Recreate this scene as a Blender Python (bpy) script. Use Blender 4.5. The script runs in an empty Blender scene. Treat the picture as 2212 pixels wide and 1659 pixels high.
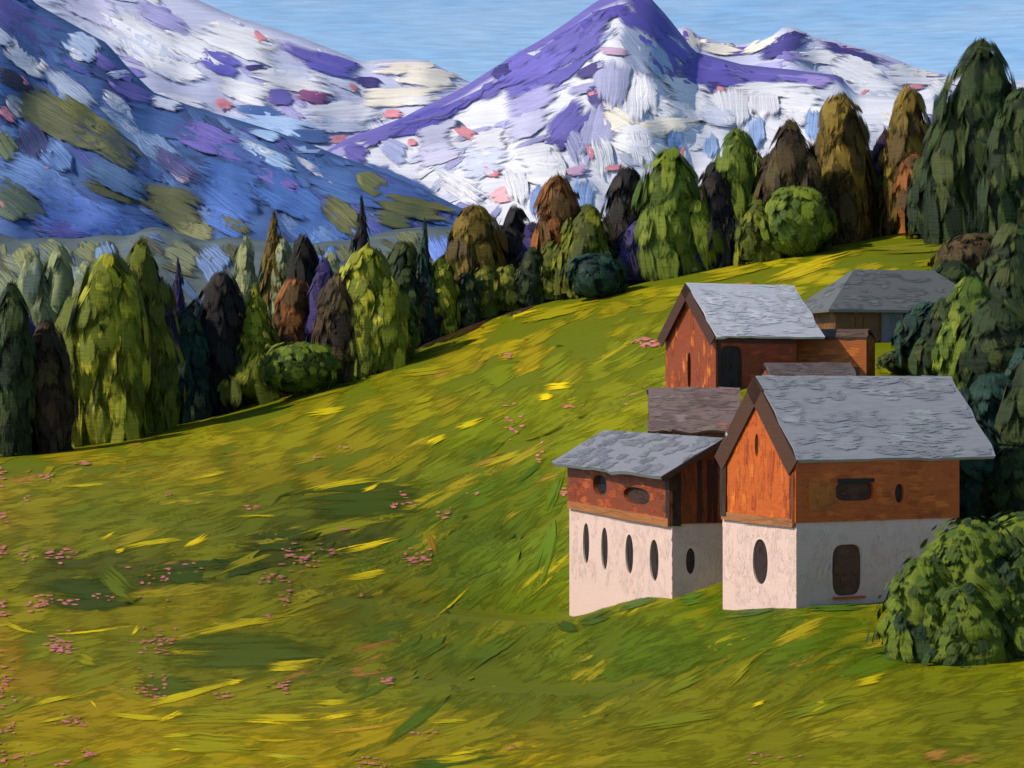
import bpy, bmesh, math, random
import numpy as np
from mathutils import Vector, noise
from mathutils.bvhtree import BVHTree

random.seed(7)
rng = np.random.default_rng(7)
S = bpy.context.scene
COL = S.collection

# ------------------------------------------------------------------ camera, sky, sun, exposure
K = 4380.0                       # focal length in picture units (picture is 2212 x 1659 of them)
CX, CY = 1106.0, 829.5
cam = bpy.data.cameras.new('camera')
cam.sensor_width = 36.0
cam.lens = 36.0 * K / 2212.0
cam.clip_start = 1.0
cam.clip_end = 20000.0
camo = bpy.data.objects.new('camera', cam)
COL.objects.link(camo)
camo.location = (0, 0, 0)
camo.rotation_euler = (math.radians(90), 0, 0)
S.camera = camo

SUN_EL = math.radians(40)
SUN_AZ = Vector((-0.955, -0.295)).normalized()
sdir = Vector((SUN_AZ.x * math.cos(SUN_EL), SUN_AZ.y * math.cos(SUN_EL), math.sin(SUN_EL)))
sun = bpy.data.lights.new('sun', 'SUN')
sun.energy = 4.9
sun.angle = math.radians(0.5)
sun.color = (1.0, 0.89, 0.77)
suno = bpy.data.objects.new('sun', sun)
COL.objects.link(suno)
suno.rotation_euler = sdir.to_track_quat('Z', 'Y').to_euler()
suno.location = (-60, 20, 60)

W = bpy.data.worlds.new('World')
S.world = W
W.use_nodes = True
nt = W.node_tree
for n in list(nt.nodes):
    nt.nodes.remove(n)
N = nt.nodes.new
L = nt.links.new
tc = N('ShaderNodeTexCoord')
mp = N('ShaderNodeVectorMath'); mp.operation = 'ADD'
mp.inputs[1].default_value = (0, 0, 0.14)
sky = N('ShaderNodeTexSky')
sky.sky_type = 'NISHITA'
sky.sun_disc = False
sky.sun_elevation = SUN_EL
sky.sun_rotation = math.atan2(SUN_AZ.x, SUN_AZ.y) % (2 * math.pi)
sky.air_density = 1.1
sky.dust_density = 0.6
L(tc.outputs['Generated'], mp.inputs[0])
L(mp.outputs[0], sky.inputs['Vector'])
mg = N('ShaderNodeMapping'); mg.inputs['Scale'].default_value = (14, 14, 70)
L(tc.outputs['Generated'], mg.inputs['Vector'])
nz = N('ShaderNodeTexNoise'); nz.inputs['Scale'].default_value = 1.0
nz.inputs['Detail'].default_value = 6; nz.inputs['Roughness'].default_value = 0.6
nz.inputs['Distortion'].default_value = 0.6
L(mg.outputs[0], nz.inputs['Vector'])
mg2 = N('ShaderNodeMapping'); mg2.inputs['Scale'].default_value = (60, 60, 900)
mg2.inputs['Rotation'].default_value = (0, 0.05, 0)
L(tc.outputs['Generated'], mg2.inputs['Vector'])
nz2 = N('ShaderNodeTexNoise'); nz2.inputs['Scale'].default_value = 1.0
nz2.inputs['Detail'].default_value = 3
L(mg2.outputs[0], nz2.inputs['Vector'])
r1 = N('ShaderNodeValToRGB')
r1.color_ramp.elements[0].position = 0.34; r1.color_ramp.elements[0].color = (0.88, 1.08, 1.18, 1)
r1.color_ramp.elements[1].position = 0.72; r1.color_ramp.elements[1].color = (1.25, 1.2, 1.18, 1)
L(nz.outputs['Fac'], r1.inputs['Fac'])
r2 = N('ShaderNodeMapRange')
r2.inputs['From Min'].default_value = 0.3; r2.inputs['From Max'].default_value = 0.7
r2.inputs['To Min'].default_value = 0.88; r2.inputs['To Max'].default_value = 1.1
L(nz2.outputs['Fac'], r2.inputs['Value'])
m1 = N('ShaderNodeMix'); m1.data_type = 'RGBA'; m1.blend_type = 'MULTIPLY'; m1.inputs['Factor'].default_value = 1
L(sky.outputs['Color'], m1.inputs['A']); L(r1.outputs['Color'], m1.inputs['B'])
sep = N('ShaderNodeSeparateXYZ'); L(tc.outputs['Generated'], sep.inputs[0])
el = N('ShaderNodeMapRange'); el.interpolation_type = 'SMOOTHSTEP'
el.inputs['From Min'].default_value = 0.16; el.inputs['From Max'].default_value = 0.55
el.inputs['To Min'].default_value = 1.2; el.inputs['To Max'].default_value = 0.72
L(sep.outputs['Z'], el.inputs['Value'])
ml = N('ShaderNodeMath'); ml.operation = 'MULTIPLY'
L(el.outputs[0], ml.inputs[0]); L(r2.outputs['Result'], ml.inputs[1])
m2 = N('ShaderNodeVectorMath'); m2.operation = 'SCALE'
L(m1.outputs['Result'], m2.inputs[0]); L(ml.outputs[0], m2.inputs['Scale'])
bg = N('ShaderNodeBackground'); bg.inputs['Strength'].default_value = 0.145
L(m2.outputs[0], bg.inputs['Color'])
wo = N('ShaderNodeOutputWorld')
L(bg.outputs[0], wo.inputs['Surface'])

S.view_settings.view_transform = 'Standard'
S.view_settings.look = 'None'
S.view_settings.exposure = -0.1
S.view_settings.gamma = 1.0
S.cycles.max_bounces = 5
S.cycles.transparent_max_bounces = 32

# ------------------------------------------------------------------ helpers
def lin(c):
    c = np.asarray(c, float) / 255.0
    return np.where(c <= 0.04045, c / 12.92, ((c + 0.055) / 1.055) ** 2.4)

def at(px, py, Y):
    return Vector(((px - CX) / K * Y, Y, (CY - py) / K * Y))

def jit(c, a=0.06):
    c = np.asarray(c, float)
    k = 1 + rng.uniform(-a, a)
    return np.clip(c * k + rng.uniform(-a, a, 3) * 22, 4, 250)

def paint_mat(name, bump, weave, weave_bump=0.0, rough=0.55, streak=(1.6, 9.0), vary=0.20, spec=0.3, soft=2.2, sharp=1.0):
    """Oil-like brushed coat: each dab carries its own colour (Col) and brush direction (Buv)."""
    m = bpy.data.materials.new(name)
    m.use_nodes = True
    t = m.node_tree
    for n in list(t.nodes):
        t.nodes.remove(n)
    A = t.nodes.new; J = t.links.new
    col = A('ShaderNodeAttribute'); col.attribute_name = 'Col'
    buv = A('ShaderNodeAttribute'); buv.attribute_name = 'Buv'
    mp = A('ShaderNodeMapping'); mp.inputs['Scale'].default_value = (streak[0], streak[1], 1)
    J(buv.outputs['Vector'], mp.inputs['Vector'])
    n1 = A('ShaderNodeTexNoise'); n1.inputs['Scale'].default_value = 1; n1.inputs['Detail'].default_value = 4
    n1.inputs['Roughness'].default_value = 0.65
    J(mp.outputs[0], n1.inputs['Vector'])
    tco = A('ShaderNodeTexCoord')
    mw = A('ShaderNodeMapping'); mw.inputs['Scale'].default_value = weave
    J(tco.outputs['Object'], mw.inputs['Vector'])
    n2 = A('ShaderNodeTexNoise'); n2.inputs['Scale'].default_value = 1; n2.inputs['Detail'].default_value = 3
    J(mw.outputs[0], n2.inputs['Vector'])
    v1 = A('ShaderNodeMapRange')
    v1.inputs['From Min'].default_value = 0.28; v1.inputs['From Max'].default_value = 0.72
    v1.inputs['To Min'].default_value = 1 - vary; v1.inputs['To Max'].default_value = 1 + vary * 0.9
    J(n1.outputs['Fac'], v1.inputs['Value'])
    v2 = A('ShaderNodeMapRange')
    v2.inputs['From Min'].default_value = 0.3; v2.inputs['From Max'].default_value = 0.7
    v2.inputs['To Min'].default_value = 1 - vary * 0.6; v2.inputs['To Max'].default_value = 1 + vary * 0.55
    J(n2.outputs['Fac'], v2.inputs['Value'])
    mm = A('ShaderNodeMath'); mm.operation = 'MULTIPLY'
    J(v1.outputs[0], mm.inputs[0]); J(v2.outputs[0], mm.inputs[1])
    sc = A('ShaderNodeVectorMath'); sc.operation = 'SCALE'
    J(col.outputs['Color'], sc.inputs[0]); J(mm.outputs[0], sc.inputs['Scale'])
    b = A('ShaderNodeBsdfPrincipled')
    b.inputs['Roughness'].default_value = rough
    b.inputs['Specular IOR Level'].default_value = spec
    J(sc.outputs[0], b.inputs['Base Color'])
    bp = A('ShaderNodeBump'); bp.inputs['Strength'].default_value = 0.8; bp.inputs['Distance'].default_value = bump
    J(n1.outputs['Fac'], bp.inputs['Height'])
    bw = A('ShaderNodeBump'); bw.inputs['Strength'].default_value = 0.7; bw.inputs['Distance'].default_value = weave_bump
    J(n2.outputs['Fac'], bw.inputs['Height'])
    J(bp.outputs[0], bw.inputs['Normal'])
    J(bw.outputs[0], b.inputs['Normal'])
    ed = A('ShaderNodeAttribute'); ed.attribute_name = 'Edge'       # dry-brush edge: bristles run out of paint
    e1 = A('ShaderNodeMath'); e1.operation = 'MULTIPLY_ADD'; e1.inputs[1].default_value = soft; e1.inputs[2].default_value = -0.25
    J(ed.outputs['Fac'], e1.inputs[0])
    e2 = A('ShaderNodeMath'); e2.operation = 'MULTIPLY_ADD'; e2.inputs[1].default_value = 3.2; e2.inputs[2].default_value = -1.6
    J(n1.outputs['Fac'], e2.inputs[0])
    e3 = A('ShaderNodeMath'); e3.operation = 'ADD'; e3.use_clamp = True
    J(e1.outputs[0], e3.inputs[0]); J(e2.outputs[0], e3.inputs[1])
    e6 = A('ShaderNodeMath'); e6.operation = 'MULTIPLY_ADD'; e6.use_clamp = True
    e6.inputs[1].default_value = sharp; e6.inputs[2].default_value = 0.5 - 0.5 * sharp
    J(e3.outputs[0], e6.inputs[0])
    e4 = A('ShaderNodeMath'); e4.operation = 'GREATER_THAN'; e4.inputs[1].default_value = 0.985
    J(ed.outputs['Fac'], e4.inputs[0])
    e5 = A('ShaderNodeMath'); e5.operation = 'MAXIMUM'
    J(e6.outputs[0], e5.inputs[0]); J(e4.outputs[0], e5.inputs[1])
    J(e5.outputs[0], b.inputs['Alpha'])
    o = A('ShaderNodeOutputMaterial')
    J(b.outputs[0], o.inputs['Surface'])
    return m

M_MOUNT = paint_mat('snow_and_rock', 2.4, (0.02, 0.02, 0.5), 0.6, 0.6, (0.45, 9), 0.13, soft=2.7, sharp=1.5)
M_GRASS = paint_mat('meadow_grass', 0.012, (0.4, 3.5, 2.0), 0.02, 0.7, (0.28, 8), 0.14, spec=0.05, soft=1.7, sharp=1.6)
M_LEAF = paint_mat('foliage', 0.07, (0.5, 0.5, 3.6), 0.14, 0.65, (0.45, 7), 0.24, spec=0.15, soft=2.2, sharp=1.4)
M_WALL = paint_mat('plaster', 0.006, (3, 3, 16), 0.015, 0.7, (0.8, 12), 0.05, soft=1.4, sharp=12)
M_WOOD = paint_mat('timber', 0.015, (3, 3, 14), 0.015, 0.6, (0.7, 10), 0.13, soft=1.5, sharp=12)
M_ROOF = paint_mat('roofing', 0.012, (2, 2, 14), 0.015, 0.55, (0.6, 14), 0.11, soft=1.4, sharp=12)
M_DARK = paint_mat('dark_opening', 0.02, (3, 3, 14), 0.01, 0.6, (1.2, 8), 0.3, soft=2.0)
M_BARK = paint_mat('bark', 0.05, (3, 3, 2), 0.05, 0.8, (1, 5), 0.3)


class Paint:
    """Collects grids and solids with a colour per vertex; builds one mesh object."""
    def __init__(self):
        self.v = []; self.f = []; self.c = []; self.u = []; self.e = []; self.n = 0; self.k = 0

    def grid(self, P, UV, col, keep=None, edge=False):
        nu, nv = P.shape[:2]
        if edge:
            es = np.minimum(np.arange(nu), nu - 1 - np.arange(nu)) / (nu - 1) * 1.7
            ev = (1 - np.abs(VV)) * 1.8
            self.e.append(np.minimum(np.minimum(es[:, None], ev[None, :]), 1.0).ravel())
        else:
            self.e.append(np.ones(nu * nv))
        b = self.n
        self.v.append(P.reshape(-1, 3)); self.u.append(UV.reshape(-1, 3))
        c = np.empty((nu * nv, 4)); c[:, :3] = lin(col); c[:, 3] = 1
        self.c.append(c)
        for i in range(nu - 1):
            for j in range(nv - 1):
                if keep is not None and not (keep[i, j] and keep[i + 1, j] and keep[i, j + 1] and keep[i + 1, j + 1]):
                    continue
                a = b + i * nv + j
                self.f.append((a, a + nv, a + nv + 1, a + 1))
        self.n += nu * nv
        self.k += 1

    def poly(self, verts, faces, col, uvax=(0, 1, 2), uvs=1.0):
        V = np.array([tuple(p) for p in verts], float)
        b = self.n
        self.v.append(V); self.e.append(np.ones(len(V)))
        U = np.stack([V[:, uvax[0]] * uvs, V[:, uvax[1]] * uvs, V[:, uvax[2]] * uvs], 1)
        self.u.append(U)
        c = np.empty((len(V), 4)); c[:, 3] = 1
        c[:, :3] = lin(col)
        self.c.append(c)
        for f in faces:
            self.f.append(tuple(b + i for i in f))
        self.n += len(V)

    def build(self, name, mat, parent=None, smooth=True):
        me = bpy.data.meshes.new(name)
        V = np.concatenate(self.v); C = np.concatenate(self.c); U = np.concatenate(self.u)
        me.from_pydata(V.tolist(), [], self.f)
        a = me.attributes.new('Col', 'FLOAT_COLOR', 'POINT'); a.data.foreach_set('color', C.astype(np.float32).ravel())
        a = me.attributes.new('Buv', 'FLOAT_VECTOR', 'POINT'); a.data.foreach_set('vector', U.astype(np.float32).ravel())
        a = me.attributes.new('Edge', 'FLOAT', 'POINT'); a.data.foreach_set('value', np.concatenate(self.e).astype(np.float32))
        if smooth:
            me.polygons.foreach_set('use_smooth', [True] * len(me.polygons))
        me.materials.append(mat)
        me.update()
        o = bpy.data.objects.new(name, me)
        COL.objects.link(o)
        if parent is not None:
            o.parent = parent
        return o


def tag(o, label=None, cat=None, group=None, kind=None):
    if label: o['label'] = label
    if cat: o['category'] = cat
    if group: o['group'] = group
    if kind: o['kind'] = kind
    return o

def empty(name, loc, rz=0.0):
    o = bpy.data.objects.new(name, None)
    COL.objects.link(o)
    o.location = loc
    o.rotation_euler = (0, 0, rz)
    o.empty_display_size = 0.5
    return o

VV = np.array([-1, -0.66, -0.25, 0.2, 0.6, 1.0])
HV = np.array([0.2, 0.85, 0.8, 0.75, 0.9, 0.2])

def dab_shape(nu, taper=None, ragged=0.16):
    """s along (0..1) for each column, half width factor, height factor."""
    s = np.linspace(0, 1, nu)[:, None] * np.ones((1, len(VV)))
    a = rng.uniform(0, ragged, len(VV)); b = 1 - rng.uniform(0, ragged * 1.4, len(VV))
    s = a + s * (b - a)
    w = np.clip(1 - np.abs(2 * np.linspace(0, 1, nu) - 1) ** 5, 0.0, 1) ** 0.5
    w = np.maximum(w, 0.12)
    if taper is None:
        taper = rng.uniform(-0.25, 0.25)
    w = w * (1 + taper * (2 * np.linspace(0, 1, nu) - 1))
    w *= 1 + rng.uniform(-0.10, 0.10, nu)
    h = np.ones(nu); h[0] = 0.3; h[-1] = 0.3
    return s, w, h

class Caster:
    def __init__(self, obj_or_bvh):
        self.b = obj_or_bvh
    def hit(self, px, py):
        d = Vector(((px - CX) / K, 1.0, (CY - py) / K)).normalized()
        p, n, i, dist = self.b.ray_cast(Vector((0, 0, 0)), d)
        if p is None:
            return None
        if n.dot(d) > 0: n = -n
        return p, n, dist

def ground_dab(P, cast, x0, y0, x1, y1, w, col, curve=0.0, th=1.4, lift=0.3, taper=None, maxjump=0.25):
    """A brushed patch lying on a real surface (terrain, mountain side)."""
    ln = math.hypot(x1 - x0, y1 - y0) + w * 0.35
    if ln < 1e-3: return
    mx, my = (x0 + x1) / 2, (y0 + y1) / 2
    l0 = max(1e-6, math.hypot(x1 - x0, y1 - y0))
    tx, ty = (x1 - x0) / l0, (y1 - y0) / l0
    nx, ny = -ty, tx
    nu = int(min(16, max(6, ln / 14)))
    s, wf, hf = dab_shape(nu, taper)
    keep = np.zeros((nu, len(VV)), bool)
    Pt = np.zeros((nu, len(VV), 3)); UV = np.zeros((nu, len(VV), 3))
    seed = rng.uniform(0, 500)
    ref = None
    for i in range(nu):
        for j, v in enumerate(VV):
            a = (s[i, j] - 0.5) * ln
            bend = curve * ln * (0.25 - (s[i, j] - 0.5) ** 2)
            o = v * wf[i] * w / 2 + bend
            h = cast.hit(mx + tx * a + nx * o, my + ty * a + ny * o)
            if h is None: continue
            p, n, d = h
            if ref is None: ref = d
            if abs(d - ref) > maxjump * ref: continue
            q = p + n * ((HV[j] * hf[i] * th + lift) * d / K)
            Pt[i, j] = q; keep[i, j] = True
            UV[i, j] = (s[i, j] * ln / max(w, 1) , v * 0.5 + seed, seed)
    dist = Pt[..., 1]
    j1 = np.abs(np.diff(dist, axis=1)) > 0.08 * np.maximum(dist[:, :-1], 1); j0 = np.abs(np.diff(dist, axis=0)) > 0.08 * np.maximum(dist[:-1], 1)
    keep[:, 1:] &= ~j1; keep[1:] &= ~j0
    P.grid(Pt, UV, col, keep, True)

def dab3(P, c, T, Nn, ln, w, col, th, bend=0.0, nu=6, side_bend=0.0, taper=None, keepf=None):
    """A brushed patch in space: centre c, along T, facing Nn."""
    T = np.asarray(T, float); Nn = np.asarray(Nn, float)
    T = T / (np.linalg.norm(T) + 1e-9)
    B = np.cross(Nn, T); B /= (np.linalg.norm(B) + 1e-9)
    Nn = np.cross(T, B)
    s, wf, hf = dab_shape(nu, taper)
    a = (s - 0.5)
    off = VV[None, :] * wf[:, None] * w / 2 + side_bend * ln * (0.25 - a ** 2)
    hh = HV[None, :] * hf[:, None] * th - bend * (a * 2) ** 2 - bend * 0.6 * (VV[None, :] ** 2) * (w / ln)
    Pt = np.asarray(c, float) + a[..., None] * ln * T + off[..., None] * B + hh[..., None] * Nn
    seed = rng.uniform(0, 500)
    UV = np.stack([s * ln / w, np.broadcast_to(VV[None, :] * 0.5 + seed, s.shape), np.full(s.shape, seed)], -1)
    keep = keepf(Pt) if keepf else None
    P.grid(Pt, UV, col, keep, True)

# ------------------------------------------------------------------ terrain
CTRL = [  # px, py, depth
    (-500, 2100, 38), (500, 2100, 38), (1500, 2100, 39), (2700, 2100, 42),
    (-500, 1659, 50), (0, 1659, 50), (700, 1659, 50), (1400, 1659, 52), (2212, 1659, 55), (2700, 1640, 56),
    (-500, 1440, 66), (0, 1450, 66), (700, 1450, 70), (1250, 1492, 78), (1650, 1440, 74), (2090, 1440, 74), (2700, 1380, 74),
    (1562, 1318, 92.3), (1720, 1293, 87), (1928, 1303, 90), (2100, 1235, 92), (2500, 1100, 95),
    (1050, 1330, 106), (900, 1312, 106), (760, 1292, 106), (900, 1398, 88), (1150, 1420, 92), (650, 1330, 90), (300, 1340, 82),
    (1000, 1165, 140), (1230, 1150, 140), (1100, 1235, 128), (700, 1180, 125), (400, 1165, 120), (1340, 1090, 142), (1150, 960, 188), (900, 1020, 180), (600, 1010, 180),
    (1452, 1283, 97), (1230, 1356, 112), (1330, 1315, 105),
    (-500, 1260, 92), (0, 1250, 92), (500, 1250, 98), (1000, 1270, 118),
    (-500, 1120, 140), (0, 1110, 140), (500, 1090, 150), (1000, 1060, 165), (1200, 1020, 165),
    (-600, 1030, 250), (0, 975, 260), (300, 935, 268), (600, 850, 280), (850, 770, 290), (1070, 680, 300),
    (1250, 640, 305), (1500, 585, 310), (1700, 550, 316), (1900, 505, 322), (2130, 500, 322), (2300, 520, 320), (2800, 400, 320),
    (900, 900, 215), (1150, 860, 205), (1300, 760, 225), (1400, 720, 235), (1330, 870, 180),
    (1452, 848, 133), (1547, 855, 125), (1720, 835, 129), (1490, 1010, 119), (1760, 905, 112),
    (1800, 745, 150), (1960, 745, 150), (1990, 800, 140), (2190, 900, 118), (2140, 1100, 98), (2500, 800, 140),
    (1600, 615, 262), (1900, 560, 245), (2130, 580, 245), (2100, 700, 180), (2500, 600, 230),
]
cp = np.array([tuple(at(*c)) for c in CTRL])
extra = []
for X, Z in ((-140, -40), (-70, -38), (0, -34), (60, -20), (120, -8), (190, 10)):
    extra.append((X, 430, Z)); extra.append((X * 1.2, 540, Z - 30))
cp = np.concatenate([cp, np.array(extra, float)])
def _tps(d2):
    return np.where(d2 > 0, d2 * np.log(np.maximum(d2, 1e-12)) * 0.5, 0)
_xy = cp[:, :2] / 100.0
_n = len(cp)
_A = np.zeros((_n + 3, _n + 3))
_A[:_n, :_n] = _tps(((_xy[:, None] - _xy[None]) ** 2).sum(-1)) + np.eye(_n) * 0.0015
_A[:_n, _n:] = np.c_[np.ones(_n), _xy]; _A[_n:, :_n] = _A[:_n, _n:].T
_w = np.linalg.solve(_A, np.r_[cp[:, 2], 0, 0, 0])
def height(x, y):
    q = np.stack([np.asarray(x, float), np.asarray(y, float)], -1).reshape(-1, 2) / 100.0
    out = _tps(((q[:, None] - _xy[None]) ** 2).sum(-1)) @ _w[:_n] + np.c_[np.ones(len(q)), q] @ _w[_n:]
    return out.reshape(np.shape(x))

ys = np.concatenate([np.linspace(26, 130, 90), np.linspace(131.5, 330, 110), np.linspace(334, 520, 40)])
us = np.linspace(-0.52, 0.52, 170)
GX = (us[:, None] * (ys[None, :] * 0.85 + 35))
GY = np.broadcast_to(ys[None, :], GX.shape)
GZ = height(GX, GY)
lump = np.array([[noise.noise(Vector((GX[i, j] * 0.09, GY[i, j] * 0.06, 3.1))) for j in range(GX.shape[1])] for i in range(GX.shape[0])])
GZ = GZ + lump * 0.22
G = np.stack([GX, GY, GZ], -1)
P = Paint()
UVg = np.stack([GX * 0.12, GY * 0.12, np.zeros_like(GX)], -1)
P.grid(G, UVg, (96, 104, 8))
meadow = P.build('meadow', M_GRASS)
tag(meadow, 'green alpine meadow sloping up from the foreground to the treeline', 'meadow', kind='structure')
T_CAST = Caster(BVHTree.FromPolygons([tuple(v) for v in G.reshape(-1, 3)], P.f))
def gz(x, y): return float(height(np.array([x]), np.array([y]))[0]) + 0.22 * noise.noise(Vector((x * 0.09, y * 0.06, 3.1)))

# wide valley floor beyond the meadow
P = Paint()
vx = np.linspace(-5000, 5000, 30); vy = np.linspace(380, 7000, 30)
VX, VY = np.meshgrid(vx, vy, indexing='ij')
P.grid(np.stack([VX, VY, np.full_like(VX, -70)], -1), np.stack([VX * .01, VY * .01, VX * 0], -1), (84, 92, 52))
tag(P.build('valley_floor', M_MOUNT), 'wide green valley floor behind the trees', 'valley', kind='structure')

# ------------------------------------------------------------------ mountains
WH = (214, 216, 223); CW = (190, 198, 218); WARM = (228, 221, 206); LV = (160, 158, 206); V_ = (102, 96, 168)  # LV: lavender, paints snow that lies in shade
DV = (62, 58, 118); BL = (68, 98, 152); LB = (104, 142, 196); DB = (38, 54, 100); OL = (92, 94, 62)
SG = (128, 134, 92); GB = (118, 138, 172); PK = (206, 134, 146); LBW = (160, 188, 224)

def mountain(name, ridge, foot_py, foot_Y, back, base_col, palette, nrand, amp, seed, slope_dir, wr, label, e0=0.08, crest=None):
    rx = [r[0] for r in ridge]; ry = [r[1] for r in ridge]; rY = [r[2] for r in ridge]
    nx, nv = 150, 34
    px = np.linspace(rx[0], rx[-1], nx)
    pyr = np.interp(px, rx, ry); Yr = np.interp(px, rx, rY)
    fpy = np.interp(px, [f[0] for f in foot_py], [f[1] for f in foot_py])
    R = np.stack([(px - CX) / K * Yr, Yr, (CY - pyr) / K * Yr], -1)
    F = np.stack([(px - CX) / K * foot_Y, np.full(nx, foot_Y), (CY - fpy) / K * foot_Y], -1)
    F[:, 2] = np.minimum(F[:, 2], R[:, 2] - 20)
    Bk = R + np.array([0, back, 0]); Bk[:, 2] = -80
    t = np.linspace(0, 1, nv)
    Fr = R[:, None] * (1 - t[None, :, None]) + F[:, None] * t[None, :, None]
    sag = np.sin(np.pi * t)[None, :] * (R[:, 2] - F[:, 2])[:, None] * 0.10
    Fr[..., 2] -= sag
    for i in range(nx):
        for j in range(nv):
            q = Fr[i, j]
            e = min(1, t[j] * 3.0 + e0)
            d = noise.fractal(Vector((q[0] / amp / 7 + seed, q[1] / amp / 14, q[2] / amp / 9)), 1.0, 2.0, 4)
            Fr[i, j, 2] += d * amp * e
            Fr[i, j, 1] -= d * amp * e
    tb = np.linspace(1, 0.08, 12)
    Bp = R[:, None] * (1 - tb[None, :, None]) + Bk[:, None] * tb[None, :, None]
    full = np.concatenate([Bp, Fr], 1)
    P = Paint()
    UV = np.stack([full[..., 0] / amp / 6, full[..., 2] / amp / 3, full[..., 1] * 0], -1)
    P.grid(full, UV, base_col)
    if crest is not None:                       # bare rock along the crest
        cc = P.c[-1].reshape(nx, -1, 4)
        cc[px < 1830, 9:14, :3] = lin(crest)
    cast = Caster(BVHTree.FromPolygons([tuple(v) for v in full.reshape(-1, 3)], P.f))
    for k in range(nrand):
        x = rng.uniform(rx[0], rx[-1])
        y0 = np.interp(x, rx, ry); y1 = np.interp(x, [f[0] for f in foot_py], [f[1] for f in foot_py])
        y = y0 + (y1 - y0) * rng.uniform(0.0, 0.9) ** 1.1
        ang = math.radians(slope_dir(x, y) + rng.uniform(-18, 18))
        ln = wr * rng.uniform(2.6, 6.5); w = wr * rng.uniform(0.6, 1.25)
        c = palette(x, y)
        ground_dab(P, cast, x - math.cos(ang) * ln / 2, y - math.sin(ang) * ln / 2, x + math.cos(ang) * ln / 2, y + math.sin(ang) * ln / 2,
                   w, jit(c, 0.05), rng.uniform(-.12, .12), 1.5, 0.3 + k * 0.006)
    return P, cast

def strokes(P, cast, lst, sc, ox, oy, lift0=3.2, th=2.0):
    for k, (a, b, c, d, w, col) in enumerate(lst):
        ex = min(0.22, 18 / (math.hypot(c - a, d - b) + 1))
        a, b, c, d = a - (c - a) * ex, b - (d - b) * ex, c + (c - a) * ex, d + (d - b) * ex
        w *= 1.38 if (col[2] > col[0] + 60) else 1.2
        ground_dab(P, cast, ox + a * sc, oy + b * sc, ox + c * sc, oy + d * sc, w * sc, jit(col, 0.025), rng.uniform(-.08, .08), th, lift0 + k * 0.05)
C = 0.5013

def pick(*cw):
    cols = [c for c, w in cw]; ws = np.array([w for c, w in cw], float)
    return cols[rng.choice(len(cols), p=ws / ws.sum())]

# far snow range
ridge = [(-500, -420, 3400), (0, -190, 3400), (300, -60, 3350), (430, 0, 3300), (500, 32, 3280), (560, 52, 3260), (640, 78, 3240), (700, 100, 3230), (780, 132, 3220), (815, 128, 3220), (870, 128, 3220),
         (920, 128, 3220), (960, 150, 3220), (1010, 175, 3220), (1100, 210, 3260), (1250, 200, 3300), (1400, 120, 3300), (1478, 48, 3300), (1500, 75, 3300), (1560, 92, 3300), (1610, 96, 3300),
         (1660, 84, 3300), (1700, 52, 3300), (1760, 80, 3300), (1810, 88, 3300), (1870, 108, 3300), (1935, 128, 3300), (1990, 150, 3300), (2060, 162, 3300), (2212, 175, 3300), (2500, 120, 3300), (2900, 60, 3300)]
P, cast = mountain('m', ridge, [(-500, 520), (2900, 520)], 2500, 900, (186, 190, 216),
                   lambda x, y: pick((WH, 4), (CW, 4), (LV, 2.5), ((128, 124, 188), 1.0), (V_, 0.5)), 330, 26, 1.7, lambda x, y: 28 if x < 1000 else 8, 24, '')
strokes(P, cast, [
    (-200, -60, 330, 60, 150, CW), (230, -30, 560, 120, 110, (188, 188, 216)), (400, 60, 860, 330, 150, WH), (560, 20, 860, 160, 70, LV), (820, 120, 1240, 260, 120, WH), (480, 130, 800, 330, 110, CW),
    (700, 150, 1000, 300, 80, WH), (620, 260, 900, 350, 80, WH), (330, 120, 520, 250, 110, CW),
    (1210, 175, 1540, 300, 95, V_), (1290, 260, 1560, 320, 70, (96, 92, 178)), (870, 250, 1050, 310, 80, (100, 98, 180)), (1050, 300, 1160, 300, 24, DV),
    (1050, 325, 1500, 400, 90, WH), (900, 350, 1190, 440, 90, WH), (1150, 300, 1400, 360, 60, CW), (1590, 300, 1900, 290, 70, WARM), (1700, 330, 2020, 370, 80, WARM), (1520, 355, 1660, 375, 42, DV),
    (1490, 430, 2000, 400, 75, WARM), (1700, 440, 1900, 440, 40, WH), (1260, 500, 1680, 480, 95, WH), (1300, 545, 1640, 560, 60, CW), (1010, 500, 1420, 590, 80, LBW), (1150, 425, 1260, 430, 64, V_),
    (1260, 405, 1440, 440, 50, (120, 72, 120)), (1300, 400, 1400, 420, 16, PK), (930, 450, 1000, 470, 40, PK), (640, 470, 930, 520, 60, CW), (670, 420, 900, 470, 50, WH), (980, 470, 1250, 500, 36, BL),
    (1650, 495, 1750, 495, 34, PK), (1420, 610, 1500, 612, 32, PK), (1100, 150, 1140, 190, 30, PK), (900, 540, 1250, 610, 70, LBW), (1230, 590, 1450, 600, 50, BL), (1500, 370, 1540, 400, 24, PK)], C, 0, 0)
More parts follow.
